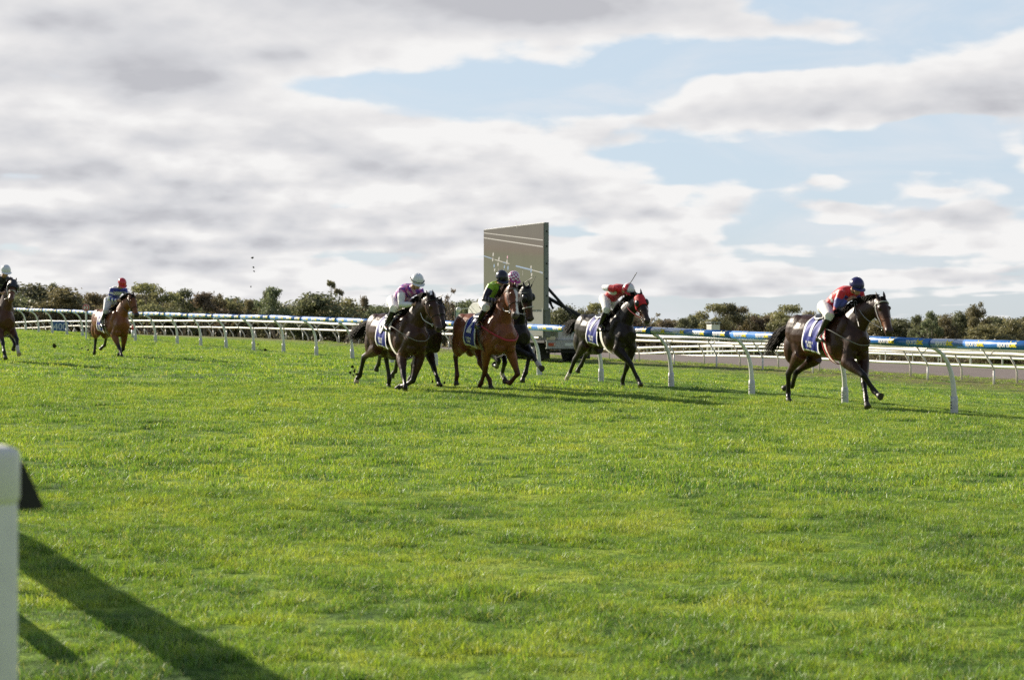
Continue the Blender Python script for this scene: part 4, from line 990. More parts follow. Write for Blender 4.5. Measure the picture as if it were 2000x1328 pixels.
# red hooded horse
z = zz(1060, 500, 4.743); zb = zz(1140, 520, 7.81)
H2_ = build_horse(dict(s=90, W=(1205, 613), turn=4.5, seed=2, size=.98, label='black horse in a red hood with black blinkers, second from the right', coat=(.017, .011, .009), flank=(.09, .038, .02), cheek=(.10, .045, .03), poll=z(893, 378), muzzle=z(972, 610), muzzlec=(.05, .035, .03), hyaw=-20,
    FR=(z(700, 870), z(815, 1000), z(880, 1138), z(908, 1190)), FL=(z(820, 860), z(775, 1040), z(742, 1140), z(737, 1192)), HR=(z(350, 820), z(298, 960), z(243, 1100), z(212, 1140)), HL=(z(450, 850), z(405, 900), z(355, 1015), z(322, 1055)), pale=('HR',), socks={'HR': 'w2'},
    tail=(-.95, -.05, -.22), tailL=.62, num='7', hood=pmat('red_hood', (.55, .025, .03), .6, .3, bump=.3), bridle=LRED, noseband=.006, nosemat=LEATHER))
r2 = build_rider(H2_, dict(label='jockey in red silks with white sleeves and a red and white cap, whip arm raised', silk=silk_redwhite, capmats=[CR, CW], capfn=lambda j, q, nu: 1 if (q // 4) % 2 == 0 else 0, peakmat=CR, band=True, hipR=zb(330, 500), shoR=zb(470, 345), headR=zb(688, 375), elbR=zb(300, 330), handR=zb(440, 385),
    kneeR=zb(430, 690), ankR=zb(262, 935), hipL=(-.36, .115, .26), shoL=(.10, .185, .44), handL=(.30, .09, .16), elbL=(.05, .27, .1), kneeL=(-.02, .27, -.02), ankL=(-.32, .315, -.42), face=(.8, 0, -.5), rein=LRED))
gg = r2[1]['grip', -1]; tp = H2_.onplane(*zb(805, 105), gg.y - .1); whip(gg, tp, 'black whip held up above the back of the rider in the red and white cap', H2_, (0, 0, -.05))

# chestnut with the blaze
z = zz(850, 500, 4.742); zb = zz(880, 520, 8.3)
H3 = build_horse(dict(s=98, W=(970, 611), turn=5, seed=3, label='bright chestnut horse with a broad white blaze, in the middle of the field', coat=(.19, .062, .026), points=(.085, .03, .016), poll=z(712, 298), muzzle=z(748, 560), muzzlec=(.09, .07, .065), blaze=1, hyaw=14, polly=.0,
    FR=(z(480, 880), z(462, 1065), z(425, 1175), z(398, 1225)), FL=(z(690, 880), z(765, 1090), z(692, 1175), z(650, 1160)), HR=(z(240, 830), z(188, 925), z(203, 1105), z(190, 1180)), HL=(z(400, 850), z(412, 985), z(505, 1150), z(515, 1222)), tail=(-.9, .3, -.55), tailL=.5, hair=HAIRB,
    num='2', breast=LRED, bridle=LTAN, nosemat=LEATHER, girth=[LEATHER]))
r3 = build_rider(H3, dict(label='jockey in lime and navy silks with a glossy dark cap, riding the chestnut', silk=silk_lime, capmats=[CB], hipR=zb(625, 590), shoR=zb(650, 330), headR=zb(830, 205), elbR=zb(600, 530), handR=zb(770, 560), kneeR=zb(640, 690), ankR=zb(478, 940), lift=.08, face=(.75, -.1, -.45), rein=LWHITE))

# black horse behind the chestnut
z = zz(850, 500, 4.742)
H4 = build_horse(dict(s=94, W=(998, 613), turn=5, seed=4, size=.98, label='black horse with white noseband and black hood, half hidden behind the chestnut', coat=(.013, .010, .009), cheek=(.16, .075, .04), poll=z(842, 305), muzzle=z(885, 605), muzzlec=(.05, .035, .03), hyaw=6, neckL=.84, muzy=.0,
    FR=(z(800, 850), z(872, 925), z(838, 1080), z(802, 1155)), FL=(z(850, 800), z(905, 925), z(952, 1005), z(985, 1043)), HR=(z(560, 850), z(590, 975), z(570, 1025), z(545, 1005)), HL=(z(640, 850), z(645, 985), z(618, 1095), z(648, 1148)), socks={'HL': 'white', 'FL': 'white'}, tail=(-.9, .2, -.6), tailL=.5,
    num='9', hood=pmat('black_hood', (.02, .02, .022), .5, .4), bridle=LWHITE, noseband=.017, nosemat=LWHITE))
r4 = build_rider(H4, dict(label='jockey in a magenta and white diamond cap, hidden behind the rider in lime', silk=silk_diam, capmats=[CM, CW], capfn=lambda j, q, nu: (j // 2 + q // 2) % 2, headR=(1000.5, 549), lift=.12, face=(.8, 0, -.4), rein=LWHITE))
whip(H4.onplane(1013, 561, 0), H4.onplane(1040, 542, 0), 'thin black whip sticking up between the ears of the black hooded horse', H4, (0, 0, 0))
whip(H4.onplane(1037, 560, .1), H4.onplane(1045.5, 542, .1), 'second thin whip end pointing steeply up right of the black hood', H4, (0, 0, 0), .006, .004)

# dark horse, rider in white and pink
z = zz(650, 510, 4.744); zb = zz(720, 520, 8.3)
H5 = build_horse(dict(s=100, W=(797, 611), turn=5, seed=5, label='glossy dark bay horse with flying tail, frontmost of the left group', coat=(.050, .020, .011), flank=(.13, .05, .024), cheek=(.15, .065, .035), poll=z(905, 345), muzzle=z(990, 635), muzzlec=(.05, .035, .03), hyaw=2,
    FR=(z(640, 890), z(655, 1060), z(672, 1165), z(672, 1222)), FL=(z(800, 890), z(742, 1108), z(655, 1160), z(600, 1150)), HR=(z(350, 810), z(288, 890), z(250, 1060), z(208, 1105)), HL=(z(560, 830), z(490, 880), z(525, 1090), z(512, 1172)), pale=('HR',), tail=(-.92, -.25, -.32), tailL=.72, num='6',
    bridle=LEATHER, breast=LTAN))
r5 = build_rider(H5, dict(label='jockey in pink and purple silks with white sleeves, riding the frontmost dark horse', silk=silk_pink, capmats=[CW], peakmat=CW, band=True, hipR=zb(400, 565), shoR=zb(580, 350), headR=zb(825, 225), elbR=zb(560, 570), handR=zb(730, 620), kneeR=zb(560, 690), ankR=zb(280, 985), lift=.05, face=(.8, -.05, -.4), rein=LWHITE))
whip(H5.onplane(852, 583, .1), H5.onplane(864, 577, .1), 'short black whip end seen above the ears of the frontmost dark horse', H5, (0, 0, 0))

# horse hidden behind the dark one
z = zz(650, 510, 4.744)
H6 = build_horse(dict(s=94.5, W=(827, 615), turn=5, seed=6, size=.98, label='dark horse almost hidden behind the frontmost dark horse, only its legs and muzzle show', coat=(.030, .017, .012), poll=(856, 592), muzzle=(866, 638), muzzlec=(.02, .015, .014), neckL=.78,
    FR=(z(800, 860), z(745, 960), z(735, 1070), z(700, 1090)), FL=(z(885, 830), z(940, 1000), z(972, 1095), z(988, 1142)), HR=(z(470, 850), z(438, 870), z(425, 955), z(400, 990)), HL=(z(640, 850), z(600, 905), z(580, 1020), z(548, 1048)), tail=(-.8, 0, -.7), tailL=.45, num='8'))
r6 = build_rider(H6, dict(label='jockey in white sleeves crouched low, hidden behind the rider in pink and purple', silk=silk_white, capmats=[CW], lift=-.16, face=(.8, 0, -.5)))

# bay horse at left
z = zz(0, 500, 5.775)
H7 = build_horse(dict(s=66, W=(229, 603), turn=9, seed=7, label='reddish bay horse running alone at left under the rider in the red cap', coat=(.20, .068, .024), points=(.022, .014, .010), poll=z(1482, 458), muzzle=z(1545, 680), muzzlec=(.03, .02, .018), hyaw=6,
    FR=(z(1290, 890), z(1345, 1040), z(1370, 1120), z(1388, 1180)), FL=(z(1400, 890), z(1388, 1050), z(1340, 1110), z(1318, 1160)), HR=(z(1100, 850), z(1080, 925), z(1065, 1090), z(1050, 1142)), HL=(z(1190, 860), z(1198, 915), z(1180, 1010), z(1132, 1042)), tail=(-.7, -.12, -.85), tailL=.62, num='5', girth=[LEATHER], nosemat=LEATHER))
r7 = build_rider(H7, dict(label='jockey in blue and white hooped silks and a red cap, riding the lone bay', silk=silk_hoops, capmats=[CR], breeches=(.55, .56, .60), headR=z(1378, 310), hipR=(-.36, .115, .22), lift=.15, xtol=.10, handR=(.27, .09, .22), elbR=(.03, .3, .24), face=(.75, 0, -.6)))
r7_ = None
# horse at the left edge
H8 = build_horse(dict(s=75, W=(3, 592), turn=8, seed=8, label='dark brown horse in a black hood, cut off by the left edge', coat=(.080, .032, .015), flank=(.18, .07, .03), poll=z(148, 300), muzzle=z(125, 500), muzzlec=(.12, .06, .04), cheek=(.25, .10, .05), hyaw=0,
    FR=(z(20, 830), z(32, 985), z(45, 1080), z(64, 1148)), FL=(z(170, 810), z(192, 940), z(197, 1040), z(212, 1108)), HR=((-28, 640), (-30, 655), (-34, 684), (-36, 697)), HL=(z(90, 860), z(120, 900), z(170, 1000), z(148, 1042)), socks={'FL': 'w2'}, pale=('FL',), tail=(-.8, 0, -.7), tailL=.5, num='3', hood=pmat('dark_hood', (.02, .02, .03), .5, .4), bridle=LWHITE, nosemat=LWHITE))
r8 = build_rider(H8, dict(label='jockey in dark silks and a white cap at the left edge of the picture', silk=silk_dark, capmats=[CW], headR=z(65, 175), lift=.20, xtol=.12, breeches=(.3, .3, .32), face=(.8, 0, -.35)))
# ------------------------------------------------------------------ big screen truck
def screen_truck():
    # local: +X toward the camera along the course (-DV), +Y = to the infield... origin at the rear near corner on the ground
    X0, Y0 = 1.33, 78.6; g = gz(X0 + 1, Y0 + .5)
    root = empty('screen_truck', (X0, Y0, g)); tag(root, 'flatbed truck carrying a tall outdoor video screen behind the lettered rail', 'truck')
    Xa = Vector((-DV.x, -DV.y, 0)); Ya = Vector((NU.x, NU.y, 0))
    root.rotation_euler = (0, 0, math.atan2(Xa.y, Xa.x))
    LS = MB
    TRUCKW = pmat('truck_white', (.62, .62, .58), .45, .5, var=.12, vscale=3); ALU = pmat('aluminium', (.38, .39, .38), .4, .5, metal=.6, var=.15)
    DARK = pmat('chassis_black', (.02, .02, .02), .6); ORANGE = pmat('tail_lens', (.42, .07, .02), .3); PANEL = pmat('steel_panel', (.17, .18, .165), .5, var=.1)
    TYRE = pmat('tyre', (.02, .02, .02), .8); GL = pmat('cab_glass', (.10, .14, .14), .08, .8)
    # chassis / tray
    a = LS(); a.box((-4.2, 1.2, .62), (8.3, .9, .22)); a.box((-4.0, 1.2, .86), (7.8, 2.36, .10)); a.build('chassis', DARK, root)
    a = LS(); a.box((.04, 1.2, .74), (.06, 2.3, .26), bev=.01); a.box((.05, 1.2, .89), (.09, 2.36, .04)); a.box((.05, 1.2, .59), (.09, 2.36, .04)); rp = a.build('rear_panel', ALU, root)
    for y in (.28, 2.12):
        a = LS(); a.box((.085, y, .74), (.04, .32, .13), bev=.01); tl = a.build('tail_light', ORANGE, root)
        a = LS(); a.box((.107, y + .11, .74), (.01, .08, .10)); a.build('lens', pmat('clear_lens', (.5, .45, .42), .3), tl)
    a = LS(); a.box((.085, 1.05, .74), (.02, .40, .12)); pl = a.build('number_plate', pmat('plate_white', (.7, .7, .66), .5), root)
    a = LS(); a.box((-.25, 1.2, .45), (.08, 2.0, .10)); a.build('tow_bar', DARK, root)
    for x in (-1.7, -6.9):
        for y in (.28, 2.12):
            for q in ((0, .26) if x > -3 else (0,)):
                yy = y + (q if y < 1 else -q)
                a = LS(); n = 24; rr = .46
                prof = [(-.11, .30), (-.12, .40), (-.09, rr), (.09, rr), (.12, .40), (.11, .30), (.05, .24), (.05, .02)]
                vs = [(x + r * math.cos(2 * math.pi * k / n), yy + (d if y > 1 else -d), rr + r * math.sin(2 * math.pi * k / n)) for d, r in [(-.11, .02)] + prof for k in range(n)]
                a.add(vs, [(i * n + k, i * n + (k + 1) % n, (i + 1) * n + (k + 1) % n, (i + 1) * n + k) for i in range(len(prof)) for k in range(n)])
                w = a.build('wheel', TYRE, root, True)
                h = LS(); h.tube([(x, yy - .09, rr), (x, yy + .09, rr)], [.23, .23], 16); h.build('rim', ALU, w, True)
    for y in (.28, 2.12): a = LS(); a.box((-.75, y, .45), (.03, .60, .62)); a.build('mudflap', DARK, root)
    # load box and toolbox at the rear, deck posts
    a = LS(); a.box((-1.1, 1.5, 1.11), (1.9, 1.66, .40), bev=.02); a.box((-1.1, 1.5, 1.33), (1.96, 1.72, .04)); a.build('tool_box', TRUCKW, root)
    a = LS(); a.box((-.05, .30, .99), (.14, .34, .15), bev=.02); a.build('side_locker', pmat('cream_box', (.62, .55, .38), .5), root)
    # screen, upright on the near side, 6.1 x 3.6 m
    x1, x0s = .18, -5.85; zb, zt = 2.12, 5.66; y = -.12
    a = LS(); a.box(((x1 + x0s) / 2, y + .11, (zb + zt) / 2), (x1 - x0s, .2, zt - zb), bev=.008)
    for z in (2.7, 3.4, 4.0, 4.7, 5.3): a.box((x1 + .006, y + .11, z), (.02, .06, .06), mi=1)
    scr = a.build('screen_cabinet', [pmat('cabinet_grey', (.22, .235, .22), .5, var=.08), DARK], root)
    m = bpy.data.materials.new('video_picture'); m.use_nodes = True; N = NT(m.node_tree); b = m.node_tree.nodes['Principled BSDF']
    gc = N.n('ShaderNodeTexCoord').outputs['Object']; sp = N.n('ShaderNodeSeparateXYZ'); N.link(gc, sp.inputs[0])
    t = N.m('DIVIDE', N.m('SUBTRACT', sp.outputs[2], zb), zt - zb)
    t = N.m('ADD', t, N.m('MULTIPLY', sp.outputs[0], .018))
    c = N.ramp(t, [(0, (.085, .094, .066)), (.45, (.078, .086, .057)), (.60, (.072, .074, .050)), (.66, (.086, .066, .056)), (.72, (.086, .070, .064)), (.80, (.082, .072, .070)), (1, (.075, .070, .070))])
    c = N.mix(N.m('MULTIPLY', N.noise(gc, 1.4, 4, .6), .35), c, (.14, .13, .10))
    wv = N.n('ShaderNodeTexWave', bands_direction='X'); wv.inputs['Scale'].default_value = .8; N.link(gc, wv.inputs[0])
    c = N.mix(N.m('MULTIPLY', wv.outputs['Fac'], .04), c, (.05, .05, .05))
    N.link(c, b.inputs['Base Color']); N.link(c, b.inputs['Emission Color']); b.inputs['Emission Strength'].default_value = .22
    b.inputs['Roughness'].default_value = .6; b.inputs['Specular IOR Level'].default_value = .08
    a = LS(); a.box(((x1 + x0s) / 2, y - .003, (zb + zt) / 2), (x1 - x0s - .06, .02, zt - zb - .06)); pic = a.build('picture', m, scr)
    def emi(n, col, e=.6):
        mm = pmat(n, col, .5); q = mm.node_tree.nodes['Principled BSDF']; q.inputs['Emission Color'].default_value = (*col, 1); q.inputs['Emission Strength'].default_value = e; return mm
    EW, EB, ED, ER = emi('pixel_white', (.28, .265, .25), .4), emi('pixel_blue', (.12, .18, .28), .4), emi('pixel_dark', (.10, .085, .08), .2), emi('pixel_pink', (.30, .16, .20))
    yy = y - .016
    def strip(p, q, w, mi):
        p = Vector(p); q = Vector(q); d = (q - p).normalized(); n = Vector((-d.y, d.x)) * w * .33
        return [(r.x, yy, r.y) for r in (p + n, p - n, q - n, q + n)]
    def pt(px, py):       # photo position on the picture plane
        f = (px - 944) / (1060 - 944); s = 45 + (48.2 - 45) * f * 1.0
        f2 = f * 45 / (48.2 - (48.2 - 45) * f) if True else f
        return (x0s + (x1 - x0s) * min(.985, max(.008, f2)), EYE - g + (HOR - py) / s)
    a = LS()
    for p, q, w, mi in (((945, 456.5), (1060, 470), .05, 0), ((945, 466), (1060, 483), .06, 0), ((945, 501), (962, 506), .06, 1), ((968, 508), (998, 516), .05, 0), ((1010, 520), (1036, 527), .085, 1), ((1036, 527), (1060, 534), .05, 0), ((985, 513), (992, 515), .05, 1), ((1053, 532), (1059, 534), .09, 1), ((1023, 529), (1023, 539), .035, 0), ((1011, 435), (1012, 446), .05, 0)):
        a.add(strip(pt(*p), pt(*q), w, mi), [(0, 1, 2, 3)], mi)
    for (px, py, hh, mi) in ((965, 498, 9, 0), (964, 508, 8, 3), (967, 520, 8, 1), (968, 528, 7, 0), (977, 506, 8, 0), (975, 517, 8, 3), (976, 527, 7, 2), (988, 522, 7, 1), (994, 503, 6, 4), (993, 512, 10, 0), (995, 524, 9, 1), (986, 530, 6, 0), (1038, 522, 6, 3), (1038, 529, 9, 1), (1039, 537, 7, 0)):
        q = pt(px, py); w = .14; hh /= 48
        vs = [(q[0] - w * .2, yy, q[1] - hh / 2), (q[0] + w * .15, yy, q[1] - hh / 2), (q[0] + w * .5, yy, q[1] + hh * .1), (q[0] + w * .25, yy, q[1] + hh / 2), (q[0] - w * .1, yy, q[1] + hh * .45), (q[0] - w * .5, yy, q[1])]
        a.add(vs, [(0, 1, 2, 3, 4, 5)], mi)
    a.build('picture_detail', [EW, EB, ED, EW, ER], pic)
    # skirt below the screen and lift gear behind it
    a = LS(); a.box((-2.8, -.0, 1.60), (5.9, .12, 1.02)); a.build('skirt_panel', PANEL, root)
    a = LS(); a.box((.05, .03, 1.62), (.10, .34, 1.2)); a.build('corner_post', PANEL, root)
    a = LS(); a.tube([(-1.3, .62, 1.1), (-1.3, .62, 4.05)], .085, 12); a.build('mast', DARK, root, True)
    a = LS(); a.tube([(-2.0, .25, 3.9), (-.3, 1.35, 1.95)], .06, 8); a.tube([(-2.0, .22, 3.1), (-.3, 1.95, 1.8)], .075, 8); a.tube([(-2.2, .2, 4.3), (-2.0, .55, 4.3)], .12, 10); a.tube([(-1.2, .3, 3.3), (-1.3, 1.0, 2.2)], .05, 8); a.build('lift_arm', DARK, root, True)
    a = LS(); P = catmull([(-2, .3, 4.1), (-1.6, .6, 3.7), (-1.5, .75, 3.0), (-1.2, .9, 2.4)], 6); a.tube(P, .018, 6); a.build('hose', BLACK, root, True)
    # cab at the far end
    pr = [(-7.9, .45), (-7.95, 1.3), (-7.7, 2.35), (-7.3, 2.55), (-6.25, 2.55), (-6.1, 2.4), (-6.1, .45)]
    a = LS(); ys = [-.05, .05, 2.3, 2.4]; sc = [.94, 1, 1, .94]; vs = []
    for yv, k in zip(ys, sc): vs += [(-7.0 + (x + 7.0) * k, yv, 1.7 + (z - 1.7) * k) for x, z in pr]
    n = len(pr); fs = [tuple(range(n)), tuple(reversed(range(3 * n, 4 * n)))] + [(i * n + k, (i + 1) * n + k, (i + 1) * n + (k + 1) % n, i * n + (k + 1) % n) for i in range(3) for k in range(n)]
    a.add(vs, fs); cab = a.build('cab', TRUCKW, root)
    a = LS(); a.box((-6.9, 1.2, 1.95), (.95, 2.46, .60), bev=.03); a.box((-6.085, 1.2, 1.95), (.03, 1.5, .5)); a.build('cab_window', GL, cab)
    for sy in (-1, 1):
        yb = 1.2 + sy * 1.45
        a = LS(); a.tube([(-7.6, 1.2 + sy * 1.1, 2.5), (-7.75, yb + sy * .35, 2.55), (-7.75, yb + sy * .35, 1.5)], .022, 6); a.box((-7.73, yb + sy * .32, 2.0), (.09, .22, .62), bev=.02); mm = a.build('mirror', DARK, cab)
        a = LS(); a.box((-7.67, yb + sy * .32, 2.0), (.02, .17, .5)); a.build('mirror_glass', pmat('mirror_glass', (.30, .42, .42), .1, .8), mm)
    a = LS(); a.tube([(-7.6, .2, 2.32), (-7.6, -.50, 2.25)], .02, 6); a.ell((-7.6, -.56, 2.23), (.115, .115, .115)); a.build('round_marker', pmat('ball_white', (.75, .75, .74), .5), cab, True)
screen_truck()

# ------------------------------------------------------------------ parked cars beyond the course
def car_meshes(col, van=False):
    # simple but car-shaped: lofted side profile with wheels
    L, Wd = (4.7, 1.85); H = 1.95 if van else 1.48
    low = [(-2.35, .35), (-2.35, .8), (-2.2, .95), (-1.35, 1.0), (2.0, 1.0), (2.3, .85), (2.35, .4)]
    if van: low = [(-2.35, .35), (-2.35, .85), (-2.1, 1.05), (-1.5, 1.15), (2.2, 1.15), (2.33, .9), (2.35, .4)]
    top = [(-1.45, 1.0), (-.75, H - .06), (-.4, H), (1.1, H), (1.45, H - .05), (2.0, 1.0)] if not van else [(-1.6, 1.15), (-.95, H - .1), (-.6, H), (1.9, H), (2.12, H - .1), (2.22, 1.15)]
    def prism(mb, pr, w0, w1, mi=0):
        n = len(pr); zs = [z for _, z in pr]; z0, z1 = min(zs), max(zs); vs = []
        for s in (-1, 1):
            for x, z in pr: t = (z - z0) / (z1 - z0); vs.append((x, s * (w0 + (w1 - w0) * t), z))
        mb.add(vs, [tuple(range(n)), tuple(reversed(range(n, 2 * n)))] + [(k, n + k, n + (k + 1) % n, (k + 1) % n) for k in range(n)], mi)
    b = MB(); prism(b, low, Wd / 2, Wd / 2 - .03); prism(b, [(x, z) for x, z in top], Wd / 2 - .06, Wd / 2 - .24)
    w = MB(); k = .90
    zs = 1.04 if not van else 1.2
    for s in (-1, 1):
        y = s * (Wd / 2 - .075); yt = s * (Wd / 2 - .225)
        xa, xb = (-1.2, 1.6) if not van else (-1.3, 1.9)
        w.add([(xa, y, zs), (xb, y, zs), (xb - .35, yt, H - .12), (xa + .45, yt, H - .12)], [(0, 1, 2, 3)])
    for xa, xt in (((-1.47, -.80), (2.02, 1.5)) if not van else ((-1.62, -1.0), (2.235, 2.15))):
        w.add([(xa, -Wd / 2 + .14, zs), (xa, Wd / 2 - .14, zs), (xt, Wd / 2 - .3, H - .12), (xt, -Wd / 2 + .3, H - .12)], [(0, 1, 2, 3)])
    wh = MB()
    for x in (-1.45, 1.45):
        for s in (-1, 1): wh.tube([(x, s * (Wd / 2 - .18), .33), (x, s * (Wd / 2 + .01), .33)], [.33, .32], 16)
    return b.mesh('body', col), w.mesh('window', pmat('car_glass', (.03, .035, .04), .1, .8)), wh.mesh('wheels', BLACK)
def cars():
    cols = {'white': pmat('car_white', (.75, .75, .75), .25, .6), 'silver': pmat('car_silver', (.42, .45, .50), .25, .6, metal=.5), 'blue': pmat('car_blue', (.10, .16, .26), .25, .6), 'dark': pmat('car_dark', (.05, .05, .055), .25, .6)}
    L = [(1331, 330, 'white', True, 20, 'white van parked broadside in front of the scrub, between the two right hand horses'), (1248, 330, 'silver', False, 14, 'silver car parked nearest to the muzzle of the red hooded horse'),
         (1263, 345, 'blue', False, 24, 'blue grey car parked between the silver car and the pale hatchback'), (1279, 335, 'silver', False, 160, 'pale silver hatchback, last of the three cars parked right of the red hooded horse'),
         (1296, 350, 'dark', False, 15, 'dark low car, mostly hidden by the bent rail post left of the white van'), (1305, 360, 'white', False, 30, 'white sedan just left of the white van'),
         (1354, 350, 'dark', False, 20, 'dark car just right of the white van'), (1190, 335, 'white', False, 20, 'white car seen under the belly of the red hooded horse')]
    for px, Y, c, van, a, lab in L:
        x = at_px(px, Y); root = empty('parked_car', (x, Y, gz(x, Y)), R(a)); tag(root, lab, 'van' if van else 'car', 'vehicles parked beyond the course')
        for n, me in zip(('body', 'window', 'wheels'), car_meshes(cols[c], van)):
            o = bpy.data.objects.new(n if n != 'wheels' else 'wheel_set', me); COL.objects.link(o); o.parent = root
cars()

# ------------------------------------------------------------------ trees and scrub
def leaf_mat(name, a, b, c):
    m = bpy.data.materials.new(name); m.use_nodes = True; N = NT(m.node_tree); nt = m.node_tree; nt.nodes.clear()
    pos = N.n('ShaderNodeTexCoord').outputs['Object']; rnd = N.n('ShaderNodeObjectInfo').outputs['Random']
    wp = N.n('ShaderNodeNewGeometry').outputs['Position']
    nz = N.noise(pos, .55, 3, .6); col = N.ramp(N.m('ADD', N.m('MULTIPLY', nz, .8), N.m('MULTIPLY', N.noise(wp, 3.2, 2, .6), .25)), [(.38, a), (.55, b), (.70, c)])
    hs = N.n('ShaderNodeHueSaturation'); N.link(col, hs.inputs['Color']); N.link(N.m('ADD', .47, N.m('MULTIPLY', rnd, .05)), hs.inputs['Hue']); N.link(N.m('ADD', .75, N.m('MULTIPLY', rnd, .6)), hs.inputs['Value'])
    d = N.n('ShaderNodeBsdfDiffuse'); N.link(hs.outputs[0], d.inputs[0]); t = N.n('ShaderNodeBsdfTranslucent'); N.link(hs.outputs[0], t.inputs[0])
    g = N.n('ShaderNodeBsdfGlossy'); g.inputs['Roughness'].default_value = .5; g.inputs[0].default_value = (.8, .8, .8, 1)
    mx = N.n('ShaderNodeMixShader'); mx.inputs[0].default_value = .42; N.link(d.outputs[0], mx.inputs[1]); N.link(t.outputs[0], mx.inputs[2])
    m2 = N.n('ShaderNodeMixShader'); m2.inputs[0].default_value = .05; N.link(mx.outputs[0], m2.inputs[1]); N.link(g.outputs[0], m2.inputs[2])
    o = N.n('ShaderNodeOutputMaterial'); N.link(m2.outputs[0], o.inputs[0]); return m
LEAF = [leaf_mat('olive_leaves', (.14, .14, .065), (.25, .235, .105), (.34, .31, .14)), leaf_mat('dark_leaves', (.10, .12, .062), (.18, .195, .095), (.26, .26, .13)), leaf_mat('brown_leaves', (.15, .13, .075), (.25, .21, .115), (.33, .28, .15)),
        leaf_mat('scrub_leaves', (.08, .068, .04), (.15, .125, .068), (.21, .185, .09))]
BARK = pmat('pale_bark', (.30, .25, .20), .85, .1, var=.4, vscale=3); BARKD = pmat('dark_bark', (.10, .075, .055), .9, .1, var=.3, vscale=3)
def leaves(blobs, count, size, seed):
    """many leaf-clump faces spread through the volume of flattened blobs"""
    r = np.random.default_rng(seed); vol = np.array([b[1][0] * b[1][1] * b[1][2] for b in blobs]) ** .75; vol /= vol.sum()
    which = r.choice(len(blobs), count, p=vol); C = np.array([b[0] for b in blobs])[which]; RR = np.array([b[1] for b in blobs])[which]
    d = r.normal(size=(count, 3)); d /= np.linalg.norm(d, axis=1, keepdims=True); rad = r.random(count) ** .42
    # lumpy surface
    lump = 1 + .22 * np.sin(d[:, 0] * 5 + which) * np.cos(d[:, 1] * 4.3 + which * 2.1) + .12 * np.sin(d[:, 2] * 9 + which)
    P = C + d * RR * (rad * lump)[:, None]
    n = r.normal(size=(count, 3)) * .8 + d; n /= np.linalg.norm(n, axis=1, keepdims=True)
    a = np.cross(n, r.normal(size=(count, 3))); a /= np.linalg.norm(a, axis=1, keepdims=True); b = np.cross(n, a)
    s = size * (.55 + r.random(count) * .9); s1 = s[:, None]; s2 = (s * (.45 + .3 * r.random(count)))[:, None]
    V = np.stack([P - a * s1, P - b * s2, P + a * s1 * .9, P + b * s2], 1).reshape(-1, 3)
    return V, np.arange(count * 4).reshape(-1, 4)
def mesh_np(name, V, F, mat):
    me = bpy.data.meshes.new(name); me.vertices.add(len(V)); me.vertices.foreach_set('co', np.asarray(V, np.float32).ravel())
    k = F.shape[1]; me.loops.add(F.size); me.loops.foreach_set('vertex_index', F.ravel().astype(np.int32)); me.polygons.add(len(F))
    me.polygons.foreach_set('loop_start', np.arange(len(F), dtype=np.int32) * k); me.polygons.foreach_set('loop_total', np.full(len(F), k, np.int32))
    me.materials.append(mat); me.update(calc_edges=True); return me
